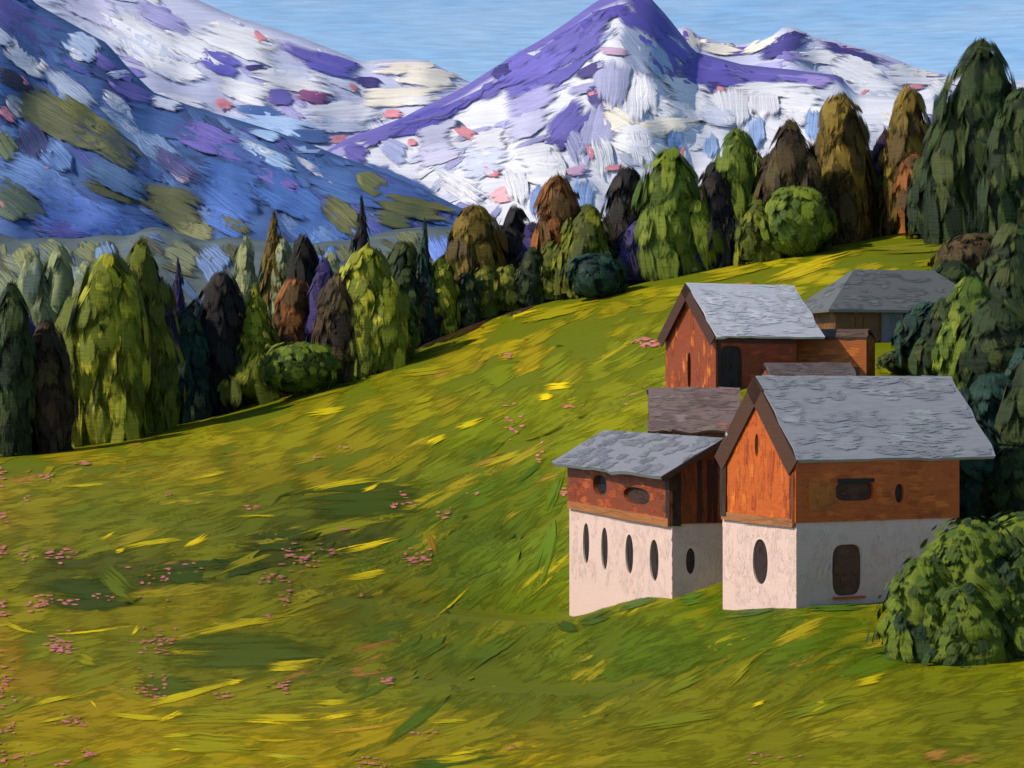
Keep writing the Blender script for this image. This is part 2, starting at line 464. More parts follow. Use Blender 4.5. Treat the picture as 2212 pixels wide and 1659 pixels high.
strokes(P, cast, [
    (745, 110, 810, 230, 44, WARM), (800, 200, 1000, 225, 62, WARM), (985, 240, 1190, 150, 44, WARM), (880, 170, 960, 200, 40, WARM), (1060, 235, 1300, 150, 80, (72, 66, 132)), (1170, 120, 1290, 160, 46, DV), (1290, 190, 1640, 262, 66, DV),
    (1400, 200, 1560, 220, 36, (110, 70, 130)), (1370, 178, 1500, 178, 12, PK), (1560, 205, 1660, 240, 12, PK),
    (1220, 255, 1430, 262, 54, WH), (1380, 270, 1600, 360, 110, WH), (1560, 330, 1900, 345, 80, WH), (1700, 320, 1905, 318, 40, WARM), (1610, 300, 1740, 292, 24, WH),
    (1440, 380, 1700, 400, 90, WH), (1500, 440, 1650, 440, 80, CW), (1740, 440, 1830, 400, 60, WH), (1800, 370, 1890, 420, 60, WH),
    (1580, 470, 1580, 620, 84, (136, 164, 206)), (1840, 400, 1842, 570, 60, (126, 156, 198)), (1770, 380, 1700, 385, 20, PK), (1500, 420, 1540, 390, 18, PK),  # long pale blue strokes paint shaded snow between the treetops
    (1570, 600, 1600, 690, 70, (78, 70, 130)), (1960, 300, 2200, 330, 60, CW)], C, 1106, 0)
tag(P.build('mountain_range', M_MOUNT), 'far snow covered mountain range along the skyline', 'mountains', kind='structure')

# central violet peak
ridge = [(560, 420, 2300), (740, 302, 2400), (870, 252, 2450), (1000, 188, 2500), (1130, 108, 2550), (1180, 80, 2570), (1230, 46, 2580), (1290, 2, 2600), (1345, -22, 2600), (1400, -10, 2600), (1440, 34, 2600),
         (1475, 78, 2600), (1500, 112, 2590), (1600, 138, 2580), (1700, 150, 2570), (1812, 164, 2560), (1850, 205, 2550), (2000, 215, 2500), (2212, 230, 2500), (2600, 240, 2500)]
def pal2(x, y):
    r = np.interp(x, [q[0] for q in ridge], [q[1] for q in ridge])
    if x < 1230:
        return pick((V_, 4), (LV, 2), (CW, 1)) if y - r < 75 else pick((WH, 1.5), (CW, 2.5), ((164, 164, 204), 4), ((136, 134, 188), 2))  # lavender tones put the shade of this snowy flank into colour
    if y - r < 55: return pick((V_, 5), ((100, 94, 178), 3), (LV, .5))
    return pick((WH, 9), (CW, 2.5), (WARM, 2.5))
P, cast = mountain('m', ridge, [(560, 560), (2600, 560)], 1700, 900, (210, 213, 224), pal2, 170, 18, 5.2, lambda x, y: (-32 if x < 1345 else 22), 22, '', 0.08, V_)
strokes(P, cast, [
    (1500, 605, 1830, 525, 60, V_), (1640, 590, 1980, 470, 70, (84, 80, 160)), (1740, 530, 2040, 390, 95, (92, 88, 172)), (1980, 430, 2230, 310, 100, V_), (1800, 610, 1980, 580, 130, (176, 178, 204)), (1640, 620, 1760, 690, 86, (158, 168, 204)),
    (1490, 650, 1580, 690, 72, V_), (2030, 640, 2200, 590, 100, WH), (1780, 700, 2000, 640, 90, (186, 186, 212)), (1960, 560, 2060, 600, 40, PK), (1760, 620, 1800, 620, 26, PK), (1990, 700, 2206, 660, 80, CW),
    (1640, 815, 1850, 825, 62, (98, 102, 188)), (1980, 740, 2180, 700, 80, CW), (1860, 745, 2130, 910, 84, WH), (2090, 740, 2160, 760, 34, PK), (2120, 860, 2206, 830, 60, (220, 170, 175)), (1480, 700, 1900, 890, 90, BL)], C, 0, 0)
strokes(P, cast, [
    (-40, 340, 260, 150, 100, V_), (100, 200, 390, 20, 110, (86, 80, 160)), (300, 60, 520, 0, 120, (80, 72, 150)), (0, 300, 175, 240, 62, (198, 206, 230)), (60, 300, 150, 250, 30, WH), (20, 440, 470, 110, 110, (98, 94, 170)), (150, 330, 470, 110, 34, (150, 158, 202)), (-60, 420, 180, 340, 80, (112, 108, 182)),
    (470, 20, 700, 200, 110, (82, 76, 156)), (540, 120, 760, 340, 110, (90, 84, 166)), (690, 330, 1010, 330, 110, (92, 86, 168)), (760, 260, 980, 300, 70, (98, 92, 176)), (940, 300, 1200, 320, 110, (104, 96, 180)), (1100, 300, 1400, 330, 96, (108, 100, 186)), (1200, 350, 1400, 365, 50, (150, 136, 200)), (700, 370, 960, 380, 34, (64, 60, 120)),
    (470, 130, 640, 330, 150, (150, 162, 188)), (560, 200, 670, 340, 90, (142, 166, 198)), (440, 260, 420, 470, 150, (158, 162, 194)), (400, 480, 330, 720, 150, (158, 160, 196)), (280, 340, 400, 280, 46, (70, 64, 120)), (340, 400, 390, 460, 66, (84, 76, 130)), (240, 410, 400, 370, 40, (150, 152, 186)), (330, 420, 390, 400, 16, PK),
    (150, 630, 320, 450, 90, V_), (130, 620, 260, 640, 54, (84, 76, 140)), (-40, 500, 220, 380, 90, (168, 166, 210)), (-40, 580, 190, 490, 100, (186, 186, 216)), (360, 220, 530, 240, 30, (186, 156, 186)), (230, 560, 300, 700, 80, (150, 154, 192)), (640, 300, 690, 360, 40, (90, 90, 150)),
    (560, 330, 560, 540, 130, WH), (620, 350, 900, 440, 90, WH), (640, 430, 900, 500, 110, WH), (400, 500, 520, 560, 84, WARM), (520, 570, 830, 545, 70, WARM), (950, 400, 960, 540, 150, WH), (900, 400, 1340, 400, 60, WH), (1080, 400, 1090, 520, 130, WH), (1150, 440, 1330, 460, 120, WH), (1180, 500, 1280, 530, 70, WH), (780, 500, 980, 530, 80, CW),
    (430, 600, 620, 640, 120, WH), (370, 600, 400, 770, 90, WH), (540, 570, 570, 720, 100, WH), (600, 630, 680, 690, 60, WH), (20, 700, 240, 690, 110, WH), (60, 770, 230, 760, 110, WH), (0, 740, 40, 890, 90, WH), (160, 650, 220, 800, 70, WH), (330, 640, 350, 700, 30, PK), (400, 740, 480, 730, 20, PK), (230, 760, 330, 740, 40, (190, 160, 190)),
    (700, 580, 700, 660, 62, (136, 162, 204)), (850, 590, 862, 700, 56, (136, 162, 204)), (1050, 530, 1060, 640, 64, (140, 166, 206)), (1300, 490, 1290, 610, 54, (132, 160, 204)), (118, 810, 118, 950, 58, (120, 146, 196)), (310, 780, 300, 960, 74, (128, 154, 200)), (735, 640, 720, 700, 18, PK), (880, 390, 920, 400, 18, PK), (0, 300, -80, 340, 60, DV)], C, 1106, 0)  # pale blue strokes stand for snow in shade above the trees
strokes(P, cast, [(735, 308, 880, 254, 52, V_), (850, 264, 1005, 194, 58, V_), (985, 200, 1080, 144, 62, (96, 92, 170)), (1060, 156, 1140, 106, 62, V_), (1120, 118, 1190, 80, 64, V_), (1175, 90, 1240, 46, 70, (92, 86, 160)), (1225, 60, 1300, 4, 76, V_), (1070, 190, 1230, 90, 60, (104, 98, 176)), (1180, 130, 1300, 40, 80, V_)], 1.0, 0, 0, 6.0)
tag(P.build('mountain', M_MOUNT), 'central violet pyramid peak with snowfields on its flanks', 'mountain', kind='structure')

# near blue spur on the left
ridge = [(-700, -520, 1900), (-200, -180, 1800), (0, -70, 1750), (80, 10, 1720), (150, 50, 1700), (230, 92, 1680), (280, 150, 1660), (330, 200, 1640), (420, 232, 1620), (490, 252, 1600), (600, 285, 1570), (690, 320, 1550),
         (760, 345, 1530), (860, 385, 1500), (950, 425, 1480), (1040, 468, 1460), (1150, 520, 1440), (1300, 580, 1420)]
P, cast = mountain('m', ridge, [(-700, 700), (1300, 700)], 950, 500, (66, 94, 146),
                   lambda x, y: pick((BL, 5), ((80, 84, 156), 3), ((78, 112, 172), 2), ((54, 74, 124), 2.5), ((104, 130, 178), 1.2), (OL, .5)), 330, 11, 9.3, lambda x, y: 33, 26, '')
strokes(P, cast, [
    (-100, -40, 280, 160, 170, (81, 82, 148)), (40, 100, 330, 300, 150, BL), (0, 100, 200, 260, 60, (69, 82, 142)), (10, 175, 220, 340, 92, WH), (-60, 130, 60, 200, 60, CW), (190, 290, 440, 500, 78, (152, 167, 193)), (400, 450, 780, 730, 84, (120, 147, 187)), (430, 470, 640, 620, 40, (159, 176, 201)), (690, 690, 830, 810, 44, (142, 133, 155)),
    (290, 170, 410, 250, 110, (172, 190, 220)), (300, 230, 370, 260, 40, WH), (420, 215, 530, 300, 100, V_), (565, 285, 630, 350, 84, (125, 109, 183)), (480, 345, 660, 430, 84, V_), (470, 330, 560, 320, 36, (170, 180, 214)), (700, 375, 880, 430, 60, (118, 102, 175)), (640, 440, 780, 470, 44, CW),
    (450, 415, 600, 545, 54, CW), (440, 400, 540, 470, 30, WH), (500, 480, 900, 600, 90, BL), (720, 550, 1100, 690, 90, (106, 98, 171)), (900, 620, 1200, 760, 90, (76, 102, 163)), (1010, 615, 1290, 745, 50, LBW), (1030, 610, 1200, 690, 20, WH), (1270, 680, 1450, 800, 30, CW), (1290, 700, 1420, 790, 14, WH),
    (1265, 630, 1410, 620, 72, (150, 174, 214)), (1060, 570, 1220, 612, 30, LBW), (1090, 740, 1310, 830, 54, (110, 100, 175)), (820, 720, 1150, 830, 110, (79, 113, 179)), (650, 650, 870, 790, 70, (86, 86, 136)), (850, 770, 1100, 960, 130, (74, 109, 179)), (1080, 770, 1460, 990, 130, (69, 104, 169)), (1300, 760, 1700, 880, 110, BL), (1500, 800, 1900, 900, 90, (71, 98, 161)),
    (30, 390, 500, 640, 150, (84, 88, 62)), (300, 520, 620, 740, 110, (82, 86, 72)), (220, 400, 560, 640, 64, (94, 98, 52)), (300, 560, 560, 720, 40, (104, 106, 62)), (-20, 320, 150, 400, 64, (47, 46, 67)), (80, 340, 120, 380, 20, PK), (90, 560, 200, 710, 120, (59, 66, 108)), (200, 640, 300, 760, 100, (108, 140, 193)), (-20, 580, 70, 700, 80, (92, 104, 72)), (30, 430, 100, 500, 64, (154, 160, 173)), (0, 480, 60, 540, 36, PK),
    (-20, 560, 80, 600, 40, (103, 138, 183)), (-40, 690, 340, 880, 130, (96, 127, 181)), (100, 780, 420, 930, 110, (86, 116, 175)), (360, 710, 640, 860, 92, (81, 111, 150)), (100, 860, 560, 1000, 150, (86, 116, 187)), (360, 900, 620, 1060, 100, (84, 113, 179)), (120, 990, 430, 1020, 60, (101, 100, 173)), (-20, 810, 190, 950, 110, (78, 92, 76)), (-20, 890, 100, 960, 70, (90, 104, 86)), (0, 880, 20, 910, 14, PK), (160, 735, 220, 735, 10, PK),
    (500, 980, 640, 1100, 80, (91, 124, 185)), (880, 930, 1060, 1010, 90, (76, 111, 179)), (1250, 950, 1480, 1090, 120, (79, 116, 181)), (1320, 1000, 1460, 1120, 90, (108, 140, 193)), (860, 1080, 1000, 1160, 100, (128, 145, 175)),
    (590, 840, 880, 950, 130, (96, 98, 66)), (640, 900, 920, 1010, 90, (104, 106, 70)), (740, 970, 950, 1060, 100, (116, 120, 80)), (950, 940, 1080, 1030, 56, (100, 100, 62)), (1390, 880, 1550, 1010, 110, (98, 100, 58)), (1540, 770, 1640, 830, 92, (112, 114, 62)), (1580, 860, 2000, 950, 80, (106, 106, 54)), (1600, 940, 1800, 980, 60, (92, 96, 56))], C, 0, 0)
tag(P.build('mountain', M_MOUNT), 'steep blue rock spur descending from upper corner toward the valley', 'mountain', kind='structure')

# wooded foothill in front of the spur
ridge = [(-500, 420, 900), (-100, 470, 900), (0, 520, 880), (60, 532, 870), (200, 522, 860), (260, 518, 850), (300, 504, 840), (340, 492, 830), (400, 500, 820), (450, 510, 815), (520, 512, 810), (580, 520, 800), (650, 530, 800), (700, 512, 790), (780, 494, 790),
         (800, 494, 790), (860, 486, 790), (930, 486, 780), (1005, 492, 770), (1100, 490, 760), (1300, 500, 740), (1500, 460, 740), (1800, 450, 740), (2300, 440, 740)]
P, cast = mountain('m', ridge, [(-500, 960), (2300, 900)], 520, 250, (80, 92, 92),
                   lambda x, y: pick((OL, 2), (SG, 2), ((112, 118, 84), 2), ((104, 124, 150), 1.6)) if x < 230 else pick(((80, 82, 58), 4), ((90, 90, 52), 3), ((66, 74, 58), 2), ((84, 108, 150), 1.4)), 420, 9, 12.1, lambda x, y: 62 if x < 300 else 35, 24, '', 0.5)
strokes(P, cast, [
    (80, 1070, 140, 1180, 90, (138, 142, 88)), (0, 1120, 160, 1200, 60, (120, 128, 100)), (180, 1060, 300, 1160, 100, (118, 124, 88)), (320, 1040, 420, 1110, 100, (110, 116, 78)), (440, 1040, 480, 1200, 80, (112, 140, 176)), (120, 1150, 220, 1260, 40, (148, 150, 96)), (-20, 1180, 120, 1330, 110, (124, 132, 98)), (200, 1200, 430, 1230, 110, (124, 134, 132)), (230, 1260, 400, 1300, 120, (120, 138, 164)), (290, 1330, 380, 1370, 70, (122, 136, 160)), (0, 1290, 100, 1370, 90, (116, 124, 84)),  # grey-blue strokes paint haze in the gaps
    (870, 1090, 960, 1190, 110, (112, 136, 176)), (720, 1080, 860, 1160, 100, (122, 126, 92)), (1380, 1060, 1440, 1170, 70, (90, 124, 190)), (1450, 1050, 1520, 1140, 60, (110, 112, 72)), (1870, 1020, 1940, 1180, 80, (108, 134, 206)), (1730, 1010, 1800, 1060, 70, (104, 106, 70))], C, 0, 0)
tag(P.build('hill', M_MOUNT), 'olive green wooded foothill below the blue spur', 'hill', kind='structure')

# ------------------------------------------------------------------ grass strokes on the meadow
def gang(x, y):
    a = -10
    a += -34 * math.exp(-(((x - 1080) / 260) ** 2 + ((y - 1280) / 230) ** 2))
    a += -14 * math.exp(-(((x - 1250) / 350) ** 2 + ((y - 760) / 180) ** 2))
    a += -16 * math.exp(-(((x - 1600) / 420) ** 2 + ((y - 1480) / 130) ** 2))
    a += -10 * math.exp(-(((x - 900) / 400) ** 2 + ((y - 950) / 150) ** 2))
    return a
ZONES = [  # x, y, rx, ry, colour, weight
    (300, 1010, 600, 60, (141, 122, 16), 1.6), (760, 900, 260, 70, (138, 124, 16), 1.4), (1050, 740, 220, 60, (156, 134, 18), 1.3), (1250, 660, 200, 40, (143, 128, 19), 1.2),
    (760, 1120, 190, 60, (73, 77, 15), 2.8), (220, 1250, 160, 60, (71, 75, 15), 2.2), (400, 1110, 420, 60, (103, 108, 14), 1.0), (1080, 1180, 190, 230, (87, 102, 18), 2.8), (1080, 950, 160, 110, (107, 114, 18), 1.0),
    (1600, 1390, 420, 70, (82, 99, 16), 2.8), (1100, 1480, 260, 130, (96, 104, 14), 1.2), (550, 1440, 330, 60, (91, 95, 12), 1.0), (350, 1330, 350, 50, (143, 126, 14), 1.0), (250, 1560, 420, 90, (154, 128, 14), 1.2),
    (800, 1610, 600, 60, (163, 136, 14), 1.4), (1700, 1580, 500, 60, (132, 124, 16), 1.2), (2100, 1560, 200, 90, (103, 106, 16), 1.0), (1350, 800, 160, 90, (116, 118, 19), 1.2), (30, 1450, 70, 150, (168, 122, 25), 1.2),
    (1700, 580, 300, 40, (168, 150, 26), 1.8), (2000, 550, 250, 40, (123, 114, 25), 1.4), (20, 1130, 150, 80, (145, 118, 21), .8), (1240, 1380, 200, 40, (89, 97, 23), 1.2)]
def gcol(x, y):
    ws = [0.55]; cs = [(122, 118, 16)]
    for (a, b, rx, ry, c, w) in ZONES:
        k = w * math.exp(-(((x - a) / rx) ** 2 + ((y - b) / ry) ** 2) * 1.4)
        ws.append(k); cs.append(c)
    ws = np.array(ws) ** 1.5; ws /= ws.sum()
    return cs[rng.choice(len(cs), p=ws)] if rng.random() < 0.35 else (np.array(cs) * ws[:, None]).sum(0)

P = Paint()
k = 0
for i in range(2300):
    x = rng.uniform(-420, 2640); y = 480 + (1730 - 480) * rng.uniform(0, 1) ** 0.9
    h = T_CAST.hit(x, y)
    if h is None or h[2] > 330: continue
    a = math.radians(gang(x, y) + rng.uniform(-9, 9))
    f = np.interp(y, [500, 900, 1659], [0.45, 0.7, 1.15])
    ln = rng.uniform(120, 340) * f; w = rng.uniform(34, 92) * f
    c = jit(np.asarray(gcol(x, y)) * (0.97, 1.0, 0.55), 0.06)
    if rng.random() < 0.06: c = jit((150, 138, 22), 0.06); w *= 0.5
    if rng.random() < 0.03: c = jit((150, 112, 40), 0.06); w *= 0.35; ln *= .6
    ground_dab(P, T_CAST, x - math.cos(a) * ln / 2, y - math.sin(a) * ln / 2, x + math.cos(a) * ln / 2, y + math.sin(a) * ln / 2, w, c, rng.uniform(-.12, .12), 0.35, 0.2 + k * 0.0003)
    k += 1
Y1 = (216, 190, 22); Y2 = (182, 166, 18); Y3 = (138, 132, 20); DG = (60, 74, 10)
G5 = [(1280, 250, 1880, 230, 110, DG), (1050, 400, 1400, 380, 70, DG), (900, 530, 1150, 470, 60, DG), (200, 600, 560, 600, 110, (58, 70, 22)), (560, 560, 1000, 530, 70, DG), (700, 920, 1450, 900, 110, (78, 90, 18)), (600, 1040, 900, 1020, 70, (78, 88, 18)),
      (1650, 1270, 1950, 1020, 40, (78, 98, 16)), (1500, 1060, 1800, 850, 60, (82, 102, 20)), (1700, 900, 2200, 600, 80, (86, 106, 20)), (1750, 1360, 2212, 1310, 40, (64, 88, 26)), (440, 500, 600, 640, 60, (92, 104, 22)),
      (60, 760, 190, 790, 12, Y2), (190, 790, 600, 742, 11, Y1), (565, 805, 605, 750, 18, Y1), (500, 450, 820, 400, 26, Y2), (800, 425, 915, 360, 32, Y1), (430, 400, 510, 352, 14, Y1), (500, 440, 545, 425, 22, Y1),
      (1300, 200, 1640, 140, 28, Y2), (1560, 175, 1645, 145, 20, Y1), (1000, 305, 1230, 300, 11, Y2), (950, 540, 1250, 410, 32, Y3), (1250, 400, 1800, 285, 38, (128, 128, 20)), (1460, 440, 1725, 380, 32, Y1), (1460, 550, 1680, 520, 34, Y2), (1540, 545, 1690, 515, 16, Y1), (1180, 740, 1540, 630, 34, Y3),
      (700, 862, 1030, 855, 22, Y1), (720, 850, 1350, 725, 34, Y2), (1150, 930, 1390, 900, 44, Y2), (1150, 915, 1400, 895, 12, Y1), (1150, 965, 1310, 958, 14, Y1), (590, 1110, 1050, 990, 38, Y2), (970, 1005, 1060, 1000, 28, Y1), (384, 1082, 425, 1122, 11, Y1), (410, 1120, 790, 1140, 28, Y2), (690, 1172, 800, 1125, 26, Y1),
      (900, 1150, 1540, 1150, 44, Y2), (1380, 1168, 1548, 1145, 22, Y1), (1340, 1090, 1525, 1085, 32, Y2), (950, 1190, 1285, 1205, 13, Y1), (1060, 1240, 1315, 1240, 13, Y2), (670, 1240, 880, 1230, 22, Y2), (700, 1310, 890, 1295, 11, Y1), (660, 1260, 1200, 1290, 60, Y3), (1350, 1210, 1750, 1165, 11, (190, 150, 60)),
      (1840, 1180, 2035, 1172, 22, Y2), (1850, 1330, 2110, 1300, 34, Y2), (1900, 1335, 2112, 1298, 14, Y1), (170, 1180, 330, 1150, 15, Y2), (140, 1110, 350, 1060, 22, Y2), (1860, 740, 2040, 570, 13, Y2), (1100, 1320, 1370, 1340, 15, (170, 165, 50)), (720, 1180, 1200, 1180, 30, Y3), (330, 900, 420, 930, 40, Y3), (0, 740, 130, 790, 20, Y2),
      (1990, 1040, 2190, 970, 50, (122, 124, 20)), (1850, 350, 1900, 460, 20, (140, 108, 36)), (250, 155, 520, 130, 14, Y2), (820, 125, 1000, 90, 14, Y2)]
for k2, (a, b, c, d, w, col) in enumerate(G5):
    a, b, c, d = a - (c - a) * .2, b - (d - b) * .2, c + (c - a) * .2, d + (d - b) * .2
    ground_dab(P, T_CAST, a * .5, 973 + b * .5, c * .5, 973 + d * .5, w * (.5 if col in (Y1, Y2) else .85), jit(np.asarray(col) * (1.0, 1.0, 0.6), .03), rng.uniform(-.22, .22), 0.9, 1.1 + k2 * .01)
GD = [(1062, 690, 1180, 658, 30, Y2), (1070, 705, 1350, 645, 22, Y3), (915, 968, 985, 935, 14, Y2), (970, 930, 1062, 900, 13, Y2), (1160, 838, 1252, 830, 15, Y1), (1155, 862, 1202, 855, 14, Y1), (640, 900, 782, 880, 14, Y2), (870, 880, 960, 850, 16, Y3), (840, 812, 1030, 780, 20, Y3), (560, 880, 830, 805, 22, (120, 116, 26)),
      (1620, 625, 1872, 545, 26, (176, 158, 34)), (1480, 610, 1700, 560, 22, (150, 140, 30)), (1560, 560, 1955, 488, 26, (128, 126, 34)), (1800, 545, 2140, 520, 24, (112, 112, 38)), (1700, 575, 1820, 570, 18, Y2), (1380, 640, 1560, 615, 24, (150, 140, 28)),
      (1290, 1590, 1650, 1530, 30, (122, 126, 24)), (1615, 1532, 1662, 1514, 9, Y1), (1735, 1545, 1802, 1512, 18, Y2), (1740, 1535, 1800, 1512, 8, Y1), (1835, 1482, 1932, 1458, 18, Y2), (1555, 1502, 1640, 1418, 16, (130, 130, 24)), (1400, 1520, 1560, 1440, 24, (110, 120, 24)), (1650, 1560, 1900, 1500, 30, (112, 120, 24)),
      (1240, 1352, 1330, 1322, 22, (66, 86, 44)), (1310, 1325, 1440, 1285, 20, (74, 98, 62)), (1440, 1305, 1560, 1282, 26, (78, 106, 48)), (1555, 1335, 1720, 1300, 18, (66, 88, 58)), (1700, 1320, 1920, 1310, 20, (72, 96, 44)), (1200, 1350, 1260, 1365, 24, (56, 76, 28)),  # shadows at the house feet, painted as dark grass strokes
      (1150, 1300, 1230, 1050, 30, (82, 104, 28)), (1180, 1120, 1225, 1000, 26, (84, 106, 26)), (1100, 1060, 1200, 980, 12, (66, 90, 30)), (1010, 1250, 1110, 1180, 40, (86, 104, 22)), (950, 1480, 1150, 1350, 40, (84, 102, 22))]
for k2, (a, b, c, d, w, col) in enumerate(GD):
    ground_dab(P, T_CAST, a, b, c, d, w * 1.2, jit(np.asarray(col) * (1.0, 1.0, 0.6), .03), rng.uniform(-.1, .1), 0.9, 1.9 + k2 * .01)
for x in np.arange(-400, 1120, 16):                                    # dark brown and purple strokes along the tree feet
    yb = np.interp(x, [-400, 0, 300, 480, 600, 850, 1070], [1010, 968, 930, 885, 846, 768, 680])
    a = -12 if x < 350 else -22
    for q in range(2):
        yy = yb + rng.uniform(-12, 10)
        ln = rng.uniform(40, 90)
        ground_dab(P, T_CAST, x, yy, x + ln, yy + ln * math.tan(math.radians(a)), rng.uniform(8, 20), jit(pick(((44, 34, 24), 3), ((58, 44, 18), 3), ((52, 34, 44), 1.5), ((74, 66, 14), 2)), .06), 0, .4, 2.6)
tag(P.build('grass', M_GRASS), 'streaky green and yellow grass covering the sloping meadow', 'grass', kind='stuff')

# pink underpainting flecks, laid in loose patches
P = Paint()
FL = [(270, 445, 50, 25, 30), (680, 560, 80, 70, 40), (1310, 470, 90, 46, 60), (1800, 465, 60, 35, 45), (1180, 560, 70, 26, 26), (1240, 650, 16, 40, 18), (258, 845, 46, 40, 70), (690, 840, 80, 55, 60), (640, 1040, 100, 60, 50), (1225, 1025, 36, 25, 30), (1672, 1000, 20, 28, 16), (170, 665, 56, 40, 40), (295, 665, 30, 12, 10),
      (20, 1010, 60, 90, 60), (310, 1180, 60, 24, 26), (390, 1310, 40, 20, 18), (30, 1330, 90, 60, 50), (1742, 240, 50, 9, 16), (970, 1062, 34, 18, 14), (830, 502, 34, 15, 12), (1610, 1350, 60, 25, 22), (340, 62, 30, 8, 8), (205, 105, 40, 22, 18), (5, 120, 30, 40, 22), (10, 280, 24, 30, 14), (5, 430, 20, 50, 22), (20, 700, 36, 40, 20), (730, 195, 20, 14, 8), (1105, 250, 34, 10, 10), (1915, 280, 24, 30, 14), (1740, 190, 30, 20, 10), (1500, 345, 50, 14, 12), (2060, 195, 30, 16, 8), (1155, 720, 24, 14, 12), (1560, 630, 30, 8, 8), (120, 450, 30, 60, 16), (100, 210, 30, 14, 6), (1830, 1230, 50, 20, 14), (20, 1220, 40, 40, 24), (250, 1360, 40, 12, 16), (450, 640, 40, 20, 12)]
FL = [(a * .5, 973 + b * .5, c * .5, d * .5, n) for a, b, c, d, n in FL] + [(1108, 905, 18, 40, 26), (1100, 770, 24, 6, 8), (1400, 745, 30, 12, 34), (1438, 735, 14, 8, 16), (1222, 1065, 8, 10, 14), (1168, 990, 8, 20, 12), (1240, 880, 30, 6, 10), (1365, 850, 14, 30, 8), (1450, 825, 10, 12, 16), (2190, 1280, 14, 60, 16), (1660, 1640, 60, 12, 16), (740, 970, 14, 5, 6), (690, 990, 12, 5, 6), (1100, 1620, 30, 10, 10), (1530, 860, 10, 8, 6)]
for (x, y, rx, ry, n) in FL:
    for i in range(n):
        fx = x + rng.normal() * rx * .62; fy = y + rng.normal() * ry * .55
        if rng.random() < 0.4: continue
        ln = rng.uniform(8, 30); w = rng.uniform(1.2, 4.0)
        c = jit(pick(((200, 118, 118), 3), ((184, 110, 88), 2), ((170, 126, 84), 1.5)), .05)
        ground_dab(P, T_CAST, fx - ln / 2, fy + rng.uniform(-1, 1), fx + ln / 2, fy, w * 1.5, c, 0, 0.7, 2.6)
tag(P.build('flecks', M_GRASS), 'loose patches of small pink underpainting flecks in the meadow grass', 'flecks', kind='stuff')

# ------------------------------------------------------------------ houses
def local_dabs(P, O, U, V, lu, lv, n, pal, along, ls, ws, th=0.02, holes=(), inside=None, jj=0.05, lift=0.008):
    """Brushed coat on one flat face: O corner, U and V unit directions, size lu x lv."""
    O = np.asarray(O, float); U = np.asarray(U, float); V = np.asarray(V, float)
    Nn = np.cross(U, V)
    def keepf(Pt):
        d = Pt - O
        a = d @ U; b = d @ V
        k = (a > -0.06) & (a < lu + 0.06) & (b > -0.05) & (b < lv + 0.05)
        if inside is not None: k &= inside(a, b)
        for (ca, cb, ra, rb) in holes:
            k &= ((a - ca) / ra) ** 4 + ((b - cb) / rb) ** 4 > 1.0
        return k
    for i in range(n):
        a = rng.uniform(0, lu); b = rng.uniform(0, lv)
        if inside is not None and not inside(np.array([a]), np.array([b]))[0]: continue
        ang = math.radians(along + rng.uniform(-9, 9))
        T = U * math.cos(ang) + V * math.sin(ang)
        dab3(P, O + U * a + V * b + Nn * (0.003 + lift * i / n), T, Nn, rng.uniform(*ls), rng.uniform(*ws), jit(pal(a, b), jj), th, 0, 9, rng.uniform(-.05, .05), None, keepf)

def oval_cutter(O, U, V, Nn, ca, cb, ra, rb, depth, square=2.4, n=22):
    bm = bmesh.new()
    rings = []
    for d in (0.2, -depth):
        r = []
        for k in range(n):
            t = 2 * math.pi * k / n
            cx_, sy_ = math.cos(t), math.sin(t)
            x = math.copysign(abs(cx_) ** (2 / square), cx_) * ra; y = math.copysign(abs(sy_) ** (2 / square), sy_) * rb
            p = np.asarray(O) + np.asarray(U) * (ca + x) + np.asarray(V) * (cb + y) + np.asarray(Nn) * d
            r.append(bm.verts.new(p))
        rings.append(r)
    for k in range(n):
        bm.faces.new((rings[0][k], rings[0][(k + 1) % n], rings[1][(k + 1) % n], rings[1][k]))
    bm.faces.new(rings[0][::-1]); bm.faces.new(rings[1])
    bmesh.ops.recalc_face_normals(bm, faces=bm.faces)
    me = bpy.data.meshes.new('cutter'); bm.to_mesh(me); bm.free()
    o = bpy.data.objects.new('cutter', me); COL.objects.link(o)
    return o

def carve(verts, faces, cutters, col, uvax):
    """Solid block minus the recesses; returns verts, faces."""
    me = bpy.data.meshes.new('block'); me.from_pydata([tuple(v) for v in verts], [], faces)
    bm = bmesh.new(); bm.from_mesh(me); bmesh.ops.recalc_face_normals(bm, faces=bm.faces); bm.to_mesh(me); bm.free()
    ob = bpy.data.objects.new('block', me); COL.objects.link(ob)
    for c in cutters:
        m = ob.modifiers.new('b', 'BOOLEAN'); m.operation = 'DIFFERENCE'; m.object = c; m.solver = 'EXACT'
    dg = bpy.context.evaluated_depsgraph_get(); dg.update()
    ev = ob.evaluated_get(dg).to_mesh()
    vs = [tuple(v.co) for v in ev.vertices]; fs = [tuple(p.vertices) for p in ev.polygons]
    ob.evaluated_get(dg).to_mesh_clear()
    bpy.data.objects.remove(ob); 
    for c in cutters: bpy.data.objects.remove(c)
    return vs, fs

def oval_plate(O, U, V, Nn, ca, cb, ra, rb, d, col, square=2.4, n=22, P=None):
    P = P or Paint()
    O = np.asarray(O, float); U = np.asarray(U, float); V = np.asarray(V, float); Nn = np.asarray(Nn, float)
    vs = []
    for dd in (d, d - 0.04):
        for k in range(n):
            t = 2 * math.pi * k / n
            c_, s_ = math.cos(t), math.sin(t)
            vs.append(O + U * (ca + math.copysign(abs(c_) ** (2 / square), c_) * ra) + V * (cb + math.copysign(abs(s_) ** (2 / square), s_) * rb) + Nn * dd)
    fs = [tuple(range(n)), tuple(range(2 * n - 1, n - 1, -1))] + [(k, n + k, n + (k + 1) % n, (k + 1) % n) for k in range(n)]
    P.poly(vs, fs, col)
    return P

